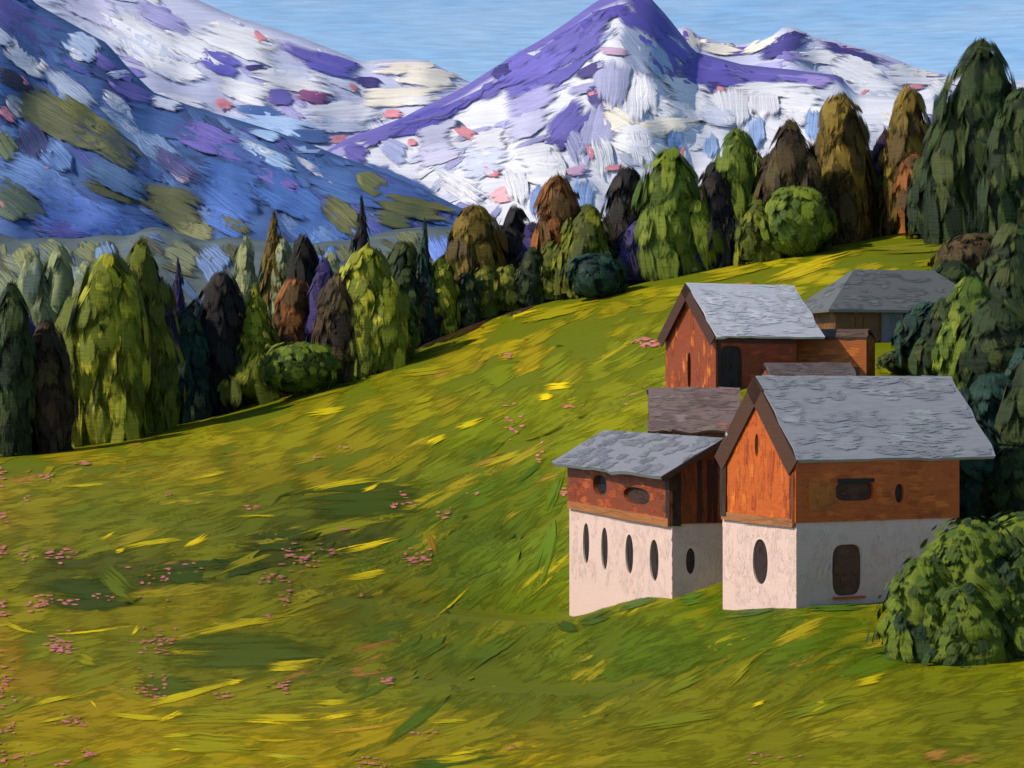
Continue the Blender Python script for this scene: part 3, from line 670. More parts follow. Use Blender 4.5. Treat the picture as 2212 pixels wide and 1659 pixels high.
def box_vf(x0, y0, z0, x1, y1, z1):
    v = [(x0, y0, z0), (x1, y0, z0), (x1, y1, z0), (x0, y1, z0), (x0, y0, z1), (x1, y0, z1), (x1, y1, z1), (x0, y1, z1)]
    f = [(0, 3, 2, 1), (4, 5, 6, 7), (0, 1, 5, 4), (1, 2, 6, 5), (2, 3, 7, 6), (3, 0, 4, 7)]
    return v, f

def gable_vf(lx, ly, z0, z1, zr, ax, g=0.0):
    """Prism with a ridge along ax; g grows it outward."""
    x0, y0, x1, y1 = -g, -g, lx + g, ly + g
    if ax == 'x':
        ym = ly / 2
        v = [(x0, y0, z0), (x0, y1, z0), (x0, y1, z1), (x0, ym, zr), (x0, y0, z1), (x1, y0, z0), (x1, y1, z0), (x1, y1, z1), (x1, ym, zr), (x1, y0, z1)]
    else:
        xm = lx / 2
        v = [(x1, y0, z0), (x0, y0, z0), (x0, y0, z1), (xm, y0, zr), (x1, y0, z1), (x1, y1, z0), (x0, y1, z0), (x0, y1, z1), (xm, y1, zr), (x1, y1, z1)]
    f = [(0, 1, 2, 3, 4), (9, 8, 7, 6, 5), (0, 5, 6, 1), (1, 6, 7, 2), (2, 7, 8, 3), (3, 8, 9, 4), (4, 9, 5, 0)]
    return v, f

def roof_slab(P, A, Bv, Dn, along, down, th, col, pal, n, wob=0.11, ls=(1.6, 4.2), ws=(0.45, 0.95), ang=0, edge=(60, 50, 46)):
    """Slab: A ridge start, Bv unit along ridge, Dn unit down the slope."""
    A = np.asarray(A, float); Bv = np.asarray(Bv, float); Dn = np.asarray(Dn, float)
    Nn = np.cross(Bv, Dn)
    if Nn[2] < 0: Nn = -Nn
    nu, nv = 16, 8
    top = np.zeros((nu, nv, 3)); bot = np.zeros((nu, nv, 3))
    r0 = rng.uniform(0, 100)
    for i in range(nu):
        for j in range(nv):
            a = along * i / (nu - 1); d = down * j / (nv - 1)
            wv = 0.01 * noise.noise(Vector((a * .5 + r0, d * .7, 0)))
            ee = (wob * 2.2 * noise.noise(Vector((a * 0.8 + r0, 5, 0)))) if j == nv - 1 else 0
            ea = (wob * 2.2 * noise.noise(Vector((d * 0.9 + r0, 9, 0)))) if i in (0, nu - 1) else 0
            p = A + Bv * (a + ea) + Dn * (d + ee) + Nn * wv
            top[i, j] = p; bot[i, j] = p - Nn * th
    b = len
    vs = [tuple(p) for p in top.reshape(-1, 3)] + [tuple(p) for p in bot.reshape(-1, 3)]
    fs = []; o = nu * nv
    for i in range(nu - 1):
        for j in range(nv - 1):
            q = i * nv + j
            fs.append((q, q + nv, q + nv + 1, q + 1)); fs.append((o + q, o + q + 1, o + q + nv + 1, o + q + nv))
    for i in range(nu - 1):
        for j in (0, nv - 1):
            q = i * nv + j; fs.append((q, o + q, o + q + nv, q + nv))
    for j in range(nv - 1):
        for i in (0, nu - 1):
            q = i * nv + j; fs.append((q, q + 1, o + q + 1, o + q))
    P.poly(vs, fs, col)
    U, V = (Bv, Dn) if np.dot(np.cross(Bv, Dn), Nn) > 0 else (Dn, Bv)
    lu, lv = (along, down) if U is Bv else (down, along)
    base = ang if U is Bv else 90 - ang
    local_dabs(P, A + Nn * (0.02), U, V, lu, lv, n, (lambda a, b_: pal(a, b_)) if U is Bv else (lambda a, b_: pal(b_, a)), base, ls, ws, 0.004, (), None, .05, .004)

def hip_roof(P, lx, ly, z, zr, o, xa, xb, col, pal, n):
    e = [np.array(p, float) for p in ((-o, -o, z), (lx + o, -o, z), (lx + o, ly + o, z), (-o, ly + o, z))]
    a = np.array((xa, ly / 2, zr)); b = np.array((xb, ly / 2, zr)); dn = np.array((0, 0, -0.2))
    vs = e + [a, b] + [p + dn for p in e]
    P.poly(vs, [(0, 1, 5, 4), (1, 2, 5), (2, 3, 4, 5), (3, 0, 4), (0, 6, 7, 1), (1, 7, 8, 2), (2, 8, 9, 3), (3, 9, 6, 0), (6, 9, 8, 7)], col)
    for (p, q, r0, r1, m) in ((e[0], e[1], a, b, n), (e[3], e[0], a, a, n // 3), (e[2], e[3], b, a, n // 2), (e[1], e[2], b, b, n // 3)):
        U = (q - p); lu = np.linalg.norm(U); U = U / lu
        V = (r0 - p) - U * np.dot(r0 - p, U); lv = np.linalg.norm(V); V = V / lv
        u0 = np.dot(r0 - p, U); u1 = np.dot(r1 - p, U)
        ins = lambda x, y, u0=u0, u1=u1, lu=lu, lv=lv: (x > u0 * y / lv - .05) & (x < lu + (u1 - lu) * y / lv + .05)
        local_dabs(P, p + np.cross(U, V) * 0.02, U, V, lu, lv, m, pal, 0, (1.4, 3.4), (0.4, 0.8), 0.004, (), ins, .05, .004)

def make_house(name, label, loc, rz, lx, ly, ax, h1, h2, hr, over, cols, n, roof_pal, wood_pal, wall_pal, verge, openings, hip=None, depth0=-3.0, roof_col=(120, 122, 128), roof_n=60, group='alpine houses on the slope', wood_dir=(90, 0)):
    """Masonry storey to h1, timber to the eaves h2, ridge at hr. openings: (face, a, b, ra, rb, level, part, colour, squareness, depth)."""
    root = empty(name, loc, rz)
    tag(root, label, 'house', group)
    FACE = {'front': ((0, 0, 0), (1, 0, 0), (0, 0, 1), (0, -1, 0), lx), 'left': ((0, ly, 0), (0, -1, 0), (0, 0, 1), (-1, 0, 0), ly),
            'right': ((lx, 0, 0), (0, 1, 0), (0, 0, 1), (1, 0, 0), ly), 'back': ((lx, ly, 0), (-1, 0, 0), (0, 0, 1), (0, 1, 0), lx)}
    gables = ('left', 'right') if ax == 'x' else ('front', 'back')
    TG = 0.09
    wallp = None
    for level in ('wall', 'timber_wall'):
        ops = [o for o in openings if o[5] == level]
        g = TG if level == 'timber_wall' else 0.0
        if level == 'wall':
            if h1 <= 0.05: continue
            v, f = box_vf(0, 0, depth0, lx, ly, h1)
        else:
            if h2 - h1 < 0.1: continue
            v, f = gable_vf(lx, ly, h1 if h1 > 0.05 else depth0, h2, (h2 + 0.05) if hip else hr - 0.18, ax, g)
        cut = []
        for (fc, a, b, ra, rb, lv_, part, pc, sq, dp) in ops:
            O, U, V, Nn, _ = FACE[fc]
            O2 = np.array(O) + np.array(Nn) * g
            cut.append(oval_cutter(O2, U, V, Nn, a, b, ra, rb, dp, sq))
        vs, fs = carve(v, f, cut, None, None)
        P = Paint()
        P.poly(vs, fs, cols[level], (0, 2, 1), 0.6)
        for fc, (O, U, V, Nn, ln) in FACE.items():
            O2 = np.array(O, float) + np.array(Nn, float) * g
            holes = [(o[1], o[2], o[3] * 1.0, o[4] * 1.0) for o in ops if o[0] == fc]
            if level == 'wall':
                local_dabs(P, O2 + np.array([0, 0, -0.8]), U, V, ln, h1 + 0.8, int(n * .7), lambda a, b_: wall_pal(fc, a, b_ - .8), 80, (1.0, 2.6), (0.5, 1.1), 0.0015, [(h[0], h[1] + .8, h[2], h[3]) for h in holes], None, 0.02, 0.002)
            else:
                zb = h1 if h1 > 0.05 else -0.6
                ins = None
                hgt = h2 - zb
                if fc in gables and not hip:
                    ins = lambda a, b_, ln=ln, zb=zb: b_ + zb < h2 + (hr - 0.15 - h2) * (1 - np.abs(a - ln / 2) / (ln / 2))
                    hgt = hr - zb
                local_dabs(P, O2 + np.array([0, 0, zb]), U, V, ln, hgt, n, lambda a, b_: wood_pal(fc, a, b_ + zb), wood_dir[0] if fc in gables else wood_dir[1], (1.0, 2.8), (0.25, 0.6), 0.008, [(h[0], h[1] - zb, h[2], h[3]) for h in holes], ins, 0.07)
        P.build(level, M_WALL if level == 'wall' else M_WOOD, root, smooth=False)
        for (fc, a, b, ra, rb, lv_, part, pc, sq, dp) in ops:
            O, U, V, Nn, _ = FACE[fc]
            O2 = np.array(O) + np.array(Nn) * g
            Pw = oval_plate(O2, U, V, Nn, a, b, ra * 1.03, rb * 1.03, -dp + 0.05, pc, sq)
            local_dabs(Pw, O2 + np.array(U) * (a - ra) + np.array(V) * (b - rb) - np.array(Nn) * (dp - 0.06), U, V, 2 * ra, 2 * rb, 7, lambda x, y: pc, 90, (rb * .8, rb * 1.6), (ra * .3, ra * .6), 0.012, (), lambda x, y: ((x - ra) / ra) ** 2 + ((y - rb) / rb) ** 2 < 0.95, 0.1)
            Pw.build(part, M_DARK, root, smooth=False)
    # roof
    P = Paint()
    ov, og, og2 = (tuple(over) + (over[1],))[:3]
    half = (ly if ax == 'x' else lx) / 2
    pitch = math.atan2(hr - h2, half)
    down = half / math.cos(pitch) + ov
    c_, s_ = math.cos(pitch), math.sin(pitch)
    up = 0.22
    if hip:
        hip_roof(P, lx, ly, h2 - 0.15, hr, ov, hip[0], hip[1], roof_col, roof_pal, roof_n)
    elif ax == 'x':
        roof_slab(P, (-og, half, hr + up), (1, 0, 0), (0, -c_, -s_), lx + og + og2, down, 0.18, roof_col, roof_pal, roof_n)
        roof_slab(P, (-og, half, hr + up), (1, 0, 0), (0, c_, -s_), lx + og + og2, down, 0.18, roof_col, roof_pal, roof_n)
    else:
        roof_slab(P, (half, -og, hr + up), (0, 1, 0), (-c_, 0, -s_), ly + og + og2, down, 0.18, roof_col, roof_pal, roof_n)
        roof_slab(P, (half, -og, hr + up), (0, 1, 0), (c_, 0, -s_), ly + og + og2, down, 0.18, roof_col, roof_pal, roof_n)
    P.build('roof', M_ROOF, root, smooth=False)
    # bargeboards on the visible gable end
    if verge is not None:
        for sgn in (-1, 1):
            P = Paint()
            wv = verge[1]
            Dn = np.array((0, sgn * c_, -s_)) if ax == 'x' else np.array((sgn * c_, 0, -s_))
            Nn = np.array((-1, 0, 0.0)) if ax == 'x' else np.array((0, -1.0, 0))
            A = np.array((-og - 0.03, half, hr + up - 0.02)) if ax == 'x' else np.array((half, -og - 0.03, hr + up - 0.02))
            dn2 = np.cross(Nn, Dn); dn2 = dn2 if dn2[2] < 0 else -dn2
            q = [A, A + Dn * (down + .05), A + Dn * (down + .05) + dn2 * wv, A + dn2 * wv]
            vs = [p for p in q] + [p + Nn * 0.07 for p in q]
            P.poly(vs, [(0, 1, 2, 3), (7, 6, 5, 4), (0, 4, 5, 1), (1, 5, 6, 2), (2, 6, 7, 3), (3, 7, 4, 0)], verge[0], (0, 2, 1))
            P.build('bargeboard', M_WOOD, root, smooth=False)
    return root, FACE

def plank(root, name, FACE, fc, a0, b0, a1, b1, thick, col, g=0.09, mat=None, n=8, along=90):
    O, U, V, Nn, _ = FACE[fc]
    O = np.array(O, float) + np.array(Nn, float) * (g + 0.003); U = np.array(U, float); V = np.array(V, float); Nn = np.array(Nn, float)
    q = [O + U * a0 + V * b0, O + U * a1 + V * b0, O + U * a1 + V * b1, O + U * a0 + V * b1]
    P = Paint()
    P.poly(q + [p + Nn * thick for p in q], [(3, 2, 1, 0), (4, 5, 6, 7), (0, 1, 5, 4), (1, 2, 6, 5), (2, 3, 7, 6), (3, 0, 4, 7)], col, (0, 2, 1))
    w = min(abs(a1 - a0), abs(b1 - b0))
    local_dabs(P, q[0] + Nn * thick, U, V, a1 - a0, b1 - b0, n, lambda a, b: col, along, (0.5 * max(a1 - a0, b1 - b0), max(a1 - a0, b1 - b0)), (w * .2, w * .45), 0.012, (), None, .1)
    return P.build(name, mat or M_WOOD, root, smooth=False)

BLK = (24, 22, 24); BRN = (62, 44, 30); WDK = (92, 44, 22); ORG = (190, 104, 34); RED = (164, 78, 30)
GREY = lambda a, b: pick(((106, 108, 116), 5), ((116, 118, 124), 2), ((98, 98, 106), 2))
GREYA = lambda a, b: pick(((150, 150, 154), 5), ((160, 160, 162), 2), ((140, 139, 144), 2), ((146, 148, 156), 1), ((150, 140, 138), .6))

# house A (front, right)
c = at(1720, 1293, 87)
def woodA(fc, a, b):
    return pick(((190, 94, 30), 4), ((180, 86, 28), 3), ((164, 74, 26), 1.6), ((198, 106, 36), 1))
wallA = lambda fc, a, b: pick(((209, 180, 169), 5), ((206, 178, 168), 3), ((205, 175, 162), 2))
rootA, FA = make_house('stone_house', 'largest front house with grey roof, orange timber storey and dark doorway', c, math.radians(25), 8.45, 6.1, 'x', 3.25, 6.1, 9.35, (0.5, 0.12, 2.0),
    {'wall': (208, 179, 168), 'timber_wall': (178, 84, 26)}, 90, GREYA, woodA, wallA, ((72, 44, 28), 0.9), [
    ('left', 3.2, 1.35, 0.62, 1.0, 'wall', 'window', (48, 34, 30), 2.2, 0.14),
    ('front', 2.62, 1.12, 0.78, 1.12, 'wall', 'door', (92, 62, 46), 4.0, 0.2),
    ('front', 2.95, 4.55, 1.0, 0.42, 'timber_wall', 'window', (76, 44, 26), 4.0, 0.25),
    ('front', 5.3, 4.4, 0.24, 0.42, 'timber_wall', 'window', (52, 38, 28), 2.2, 0.2),
    ('left', 3.05, 6.5, 0.16, 0.52, 'timber_wall', 'window', (96, 84, 78), 2.0, 0.2)], roof_col=(148, 148, 152), roof_n=70)
plank(rootA, 'lintel', FA, 'front', 2.05, 4.92, 3.95, 5.1, 0.05, (26, 24, 26), n=0)
plank(rootA, 'shutter', FA, 'front', 0.55, 3.75, 1.75, 5.0, 0.05, (172, 96, 34))
plank(rootA, 'doorstep', FA, 'front', 1.85, -0.12, 3.5, -0.02, 0.12, (186, 92, 48), 0.0, M_WOOD, 5, 0)
plank(rootA, 'corner_post', FA, 'left', 0.05, 3.2, 0.55, 6.5, 0.08, (58, 40, 28))  # shadow of the corner post put into this dark colour
plank(rootA, 'corner_post', FA, 'left', 5.75, 3.1, 6.1, 6.2, 0.04, (112, 56, 24))
plank(rootA, 'cross_beam', FA, 'left', 0.1, 3.05, 6.0, 3.4, 0.06, (150, 96, 56), 0.09, None, 8, 0)

# house B (front, left)
c = at(1452, 1283, 97)
fdir = (at(1230, 1343, 112) - c); fdir.z = 0
rzB = math.atan2(fdir.y, fdir.x) - math.pi / 2
lyB = fdir.length; zc = c.z
def woodB(fc, a, b):
    if fc == 'front': return pick(((128, 56, 24), 3), ((144, 62, 24), 3), ((156, 70, 28), 2), ((84, 42, 22), 1.2))
    return pick(((150, 66, 26), 3), ((134, 56, 24), 3), ((160, 78, 32), 2), ((104, 48, 24), .8))
rootB, FB = make_house('stone_house', 'front house with pink white facade and row of four slit windows', c, rzB, 4.6, lyB, 'y', 3.35, 5.95, 7.25, (1.0, 0.8),
    {'wall': (208, 179, 168), 'timber_wall': (120, 56, 26)}, 110, GREY, woodB, wallA, ((70, 44, 32), 0.26), [
    ('left', 1.9 + 0 * lyB, 1.45, 0.34, 0.95, 'wall', 'window', (40, 32, 30), 2.2, 0.14)] and [
    ('left', lyB - 2.45, 1.4, 0.62, 1.02, 'wall', 'window', (44, 34, 30), 2.2, 0.14),
    ('left', lyB - 6.0, 1.42, 0.58, 1.0, 'wall', 'window', (44, 34, 30), 2.2, 0.14),
    ('left', lyB - 9.8, 1.4, 0.52, 1.12, 'wall', 'window', (44, 34, 30), 2.2, 0.14),
    ('left', lyB - 12.8, 1.45, 0.52, 1.1, 'wall', 'window', (44, 34, 30), 2.2, 0.14),
    ('front', 0.95, 1.55, 0.24, 0.62, 'wall', 'window', (64, 50, 50), 2.2, 0.14),
    ('left', lyB - 10.3, 4.72, 1.1, 0.52, 'timber_wall', 'window', (26, 24, 28), 2.6, 0.3),
    ('left', lyB - 4.7, 4.45, 1.9, 0.42, 'timber_wall', 'window', (58, 38, 28), 2.4, 0.25)], roof_n=80)
plank(rootB, 'corner_post', FB, 'front', -0.05, 3.25, 0.4, 5.9, 0.06, (56, 34, 24))
plank(rootB, 'corner_post', FB, 'left', lyB - 0.5, 3.25, lyB + 0.05, 5.9, 0.06, (58, 36, 26))
plank(rootB, 'cross_beam', FB, 'left', 0.2, 3.2, lyB - 0.1, 3.6, 0.10, (156, 98, 52), 0.09, None, 14, 0)
for a in (1.25, 1.75, 2.05): plank(rootB, 'board', FB, 'front', a, 3.4, a + 0.22, 6.4, 0.04, (66, 36, 22))

# house C (upper barn)
c = at(1547, 856, 125)
def woodC(fc, a, b):
    if fc == 'left': return pick((ORG, 3), ((150, 72, 28), 4), ((128, 58, 26), 2))
    return pick(((156, 62, 36), 4), ((140, 56, 32), 2), ((166, 74, 40), 2), ((90, 44, 32), .7))
LG = lambda a, b: pick(((204, 203, 207), 4), ((212, 211, 214), 3), ((190, 189, 194), 1.5))
rootC, FC = make_house('timber_barn', 'upper orange red timber barn under the palest grey roof', c, math.radians(28), 5.9, 5.6, 'x', 0.0, 4.0, 6.9, (0.7, 0.35, 2.0),
    {'wall': (128, 60, 28), 'timber_wall': (128, 58, 28)}, 90, LG, woodC, wallA, ((66, 38, 26), 0.75), [
    ('left', 2.7, 1.6, 0.2, 1.15, 'timber_wall', 'window', (24, 24, 24), 2.4, 0.25),
    ('front', 1.05, 1.35, 0.85, 1.75, 'timber_wall', 'door', (40, 32, 32), 5.0, 0.2)], roof_col=(200, 199, 204), roof_n=60)
plank(rootC, 'eave_shade', FC, 'front', 0.0, 3.3, 5.9, 3.75, 0.12, (70, 34, 26), 0.09, None, 8, 0)  # dark strip that paints the shadow under the eave
plank(rootC, 'corner_post', FC, 'front', 0.0, -0.5, 0.25, 3.3, 0.05, (54, 36, 28))

# annex beside the barn
c = at(1722, 835, 131)
rootG, FG = make_house('timber_shed', 'low orange timber shed attached to right side of the upper barn', c, math.radians(-20), 4.4, 3.0, 'x', 0.0, 3.0, 3.5, (0.2, 0.1),
    {'wall': (150, 84, 34), 'timber_wall': (156, 84, 34)}, 40, lambda a, b: pick(((84, 62, 46), 2), ((96, 76, 58), 1)), lambda fc, a, b: pick(((200, 112, 40), 3), ((186, 100, 36), 2), ((150, 84, 38), 1)), wallA, None, [], roof_col=(84, 64, 50), roof_n=16, wood_dir=(0, 0), depth0=-2.0)
plank(rootG, 'plinth', FG, 'front', 0.4, -0.3, 4.0, 1.25, 0.12, (80, 58, 40), 0.09, None, 8, 0)
rootG['category'] = 'shed'

# house D (upper right, half in trees)
c = at(1806, 748, 150)
DGR = lambda a, b: pick(((90, 92, 92), 4), ((100, 102, 102), 2), ((80, 84, 82), 2), ((96, 88, 82), .8))
rootD, FD = make_house('farmhouse', 'darkest grey roofed house half hidden among trees uphill', c, math.radians(14), 11.6, 6.4, 'x', 0.0, 2.85, 5.9, (1.0, 1.0),
    {'wall': (96, 66, 36), 'timber_wall': (98, 66, 34)}, 60, DGR, lambda fc, a, b: pick(((104, 70, 34), 3), ((86, 58, 32), 2), ((128, 84, 38), 1)), wallA, None, [
    ('front', 1.35, 1.75, 0.2, 0.42, 'timber_wall', 'window', (128, 88, 40), 4.0, 0.15),
    ('front', 2.0, 1.75, 0.2, 0.42, 'timber_wall', 'window', (128, 88, 40), 4.0, 0.15)], roof_col=(90, 92, 92), roof_n=80, hip=(2.8, 9.4))
plank(rootD, 'stone_pier', FD, 'front', 3.55, -2.8, 5.2, 2.7, 0.25, (96, 96, 102), 0.09, M_WALL, 14, 90)

# shed E (mauve roof behind B), shed F (brown roof behind A)
c = at(1402, 985, 118)
MV = lambda a, b: pick(((112, 96, 92), 4), ((122, 108, 104), 2), ((98, 82, 78), 2), ((132, 92, 84), .7))
rootE, FE = make_house('timber_shed', 'small shed with mauve brown roof tucked behind the slit windowed house', c, math.radians(-6), 5.2, 4.4, 'x', 0.0, 1.6, 3.75, (0.5, 0.1),
    {'wall': (100, 60, 36), 'timber_wall': (100, 60, 36)}, 30, MV, lambda fc, a, b: pick(((104, 58, 34), 3), ((84, 48, 30), 2)), wallA, None, [], roof_col=(110, 94, 90), roof_n=46)
c = at(1672, 915, 110)
rootF, FF = make_house('timber_shed', 'small shed with brown grey roof peeking over the largest front roof', c, math.radians(5), 4.6, 3.6, 'x', 0.0, 2.0, 3.1, (0.4, 0.1),
    {'wall': (100, 60, 36), 'timber_wall': (120, 60, 36)}, 26, lambda a, b: pick(((92, 82, 80), 4), ((82, 70, 64), 2)), lambda fc, a, b: pick(((124, 58, 34), 3), ((84, 48, 30), 2)), wallA, None, [], roof_col=(90, 80, 78), roof_n=30)
for r in (rootE, rootF): r['category'] = 'shed'

# ------------------------------------------------------------------ trees
PAL = {
    'bright': [(120, 124, 26), (136, 138, 34), (98, 106, 24), (152, 150, 40), (84, 92, 24)],
    'olive': [(92, 98, 26), (106, 108, 28), (78, 84, 24), (66, 72, 24)],
    'mid': [(76, 94, 28), (92, 106, 30), (62, 80, 26), (104, 116, 34)],
    'dark': [(40, 54, 28), (50, 64, 30), (32, 42, 26), (58, 66, 30)],
    'teal': [(32, 58, 48), (40, 66, 52), (26, 44, 40), (44, 62, 46)],
    'brown': [(92, 76, 28), (106, 86, 32), (76, 62, 28), (112, 92, 30)],
    'rust': [(112, 66, 30), (92, 60, 30), (130, 80, 38), (76, 56, 28)],
    'violet': [(54, 46, 92), (44, 40, 74), (64, 54, 104), (48, 40, 60)],  # violet puts the shade of the forest gaps into foliage colour
    'black': [(30, 30, 26), (38, 34, 30), (26, 26, 30), (44, 38, 34)],
    'umber': [(58, 46, 30), (68, 54, 32), (46, 38, 28), (74, 62, 34)],
    'bushy': [(74, 90, 24), (60, 78, 24), (88, 102, 26), (46, 64, 26), (34, 52, 30)],
    'sage': [(134, 140, 92), (148, 150, 102), (116, 124, 86), (124, 132, 110)],  # sage: pale haze put into the foliage colour
}
def shape_r(t, style):
    if style == 'spire': return (1 - t) ** 0.85 * min(1, (t / 0.06 + 0.3))
    if style == 'round': return math.sqrt(max(0, 1 - (2 * t - 1) ** 2)) * 0.98 + 0.02
    if style == 'bush': return math.sqrt(max(0, 1 - t * t)) * 0.98 + 0.02
    a = min(1.0, 0.82 + t / 0.35 * 0.18)
    return a * max(0.0, 1 - t ** 5) ** 0.65 * (1 - 0.14 * t) + 0.03

def make_tree(name, label, cat, px, top, base, hw, kind, style, Y=None, group=None, nd=110, front=0.0):
    if Y is None:
        h = T_CAST.hit(px, base)
        Y = h[0].y if (h and 60 < h[0].y < 345) else float(np.interp(px, [0, 600, 1070, 1500, 1900, 2212], [260, 280, 300, 310, 320, 318]))
    Y += front
    X = (px - CX) / K * Y
    Z = gz(X, Y)
    H = (CY - top) / K * Y - Z
    R = hw / K * Y * 1.42
    root = empty(name, (X, Y, Z))
    tag(root, label, cat, group)
    pal = PAL[kind]
    t0 = -0.12 if style == 'bush' else 0.02
    # trunk
    P = Paint()
    n = 8; rows = 6
    r0 = max(0.12, R * 0.13)
    g = np.zeros((rows, n + 1, 3)); U = np.zeros((rows, n + 1, 3))
    for i in range(rows):
        z = -0.5 + (H * 0.75 + 0.5) * i / (rows - 1)
        rr = r0 * (1 - 0.8 * i / (rows - 1)) * (1.5 if i == 0 else 1)
        for j in range(n + 1):
            a = 2 * math.pi * j / n
            g[i, j] = (math.cos(a) * rr, math.sin(a) * rr, z); U[i, j] = (z * .5, j * 0.5, 0)
    P.grid(g, U, (70, 48, 34))
    P.build('trunk', M_BARK, root)
    # crown: one main mass, broad trees with lesser leaders beside it
    P = Paint()
    subs = [(0.0, 0.0, H, R)]
    if style == 'col' and hw > 30:
        subs = [(rng.uniform(-.12, .12) * R, 0.0, H, R * 0.80)]
        for q in range(2 if hw < 46 else 3):
            sg = (-1, 1, rng.choice([-1, 1]))[q]
            subs.append((sg * R * rng.uniform(.34, .58), rng.uniform(-.35, .1) * R, H * rng.uniform(.52, .88), R * rng.uniform(.46, .64)))
    if style == 'bush':
        subs = [(0, 0, H, R * 0.86), (-R * .55, -R * .25, H * .72, R * .55), (R * .5, -R * .3, H * .8, R * .55), (-R * .15, -R * .6, H * .55, R * .5)]
    area = np.array([h_ * r_ for (_, _, h_, r_) in subs]); area /= area.sum()
    H0, R0 = H, R
    for (ox, oy, H, R), frac in zip(subs, area):
        sd = rng.uniform(0, 100)
        fq = max(1, H / (4 * R))
        lump = lambda az, t: 1 + 0.42 * noise.noise(Vector((math.cos(az) * 1.2 + sd, math.sin(az) * 1.2, t * 4.0 * fq))) + 0.34 * noise.noise(Vector((math.cos(az) * 2.6, math.sin(az) * 2.6 + sd, t * 11.0 * fq)))
        rows, n = 12, 14
        g = np.zeros((rows, n + 1, 3)); U = np.zeros((rows, n + 1, 3))
        zb = H0 * t0
        for i in range(rows):
            t = i / (rows - 1)
            for j in range(n + 1):
                a = 2 * math.pi * (j % n) / n
                rr = R * shape_r(t, style) * lump(a, t) * 0.80
                g[i, j] = (ox + math.cos(a) * rr, oy + math.sin(a) * rr, zb + (H * 0.97 - zb) * t); U[i, j] = (t * H * .6, j * .35, sd)
        P.grid(g, U, pal[2] if len(pal) > 2 else pal[0])
        dl = min(H0 * 0.5, R * 3.4 + 0.4)
        for k in range(int(nd * frac * (1.25 if len(subs) > 1 else 1))):
            t = rng.uniform(0.0, 1.0) ** 0.85
            az = rng.uniform(0, 2 * math.pi)
            if rng.random() < 0.35: az = -math.pi / 2 + rng.uniform(-1.3, 1.3)
            rr = R * shape_r(t, style) * lump(az, t) * rng.uniform(0.84, 1.06)
            small = rng.random() < 0.16
            z = zb + (H - zb) * t
            e = 0.03
            dr = (shape_r(min(1, t + e), style) - shape_r(max(0, t - e), style)) * R / (2 * e * (H - zb))
            Nn = np.array([math.cos(az), math.sin(az), -dr * 0.8 + 0.15]); Nn = Nn + rng.normal(0, 0.06, 3); Nn /= np.linalg.norm(Nn)
            T = np.array([math.cos(az) * dr, math.sin(az) * dr, 1.0])
            sdv = np.array([-math.sin(az), math.cos(az), 0])
            T = T + sdv * rng.uniform(-0.22, 0.22)
            if style in ('bush', 'round'): T = T + sdv * rng.uniform(-0.9, 0.9)
            T = T - Nn * T.dot(Nn)
            ci = 0.5 + 0.9 * noise.noise(Vector((math.cos(az) * 1.6 + sd, math.sin(az) * 1.6, t * 5)))
            idx = int(np.clip(ci * len(pal) + rng.uniform(-.55, .55), 0, len(pal) - 1))
            ln = dl * rng.uniform(0.55, 1.25) * (0.6 + 0.4 * (1 - t)); w = min(ln * 0.6, R * rng.uniform(0.45, 0.9) * (0.55 + 0.5 * shape_r(t, style)))
            if style == 'spire': w *= 0.2 + 0.8 * (1 - t); ln *= 0.55 + 0.45 * (1 - t)
            if style == 'bush': ln *= 0.5; w = min(w * 0.5, ln * 0.6)
            if small: ln *= rng.uniform(.35, .6); w *= 0.6; rr *= rng.uniform(1.0, 1.14)
            dab3(P, np.array([ox + math.cos(az) * rr, oy + math.sin(az) * rr, min(z, H - ln * 0.25)]), T, Nn, ln, max(w, 0.08), jit(pal[idx], 0.05), 0.015 * R, ln * 0.02, 6, rng.uniform(-.15, .15))
    P.build('crown', M_LEAF, root)
    return root

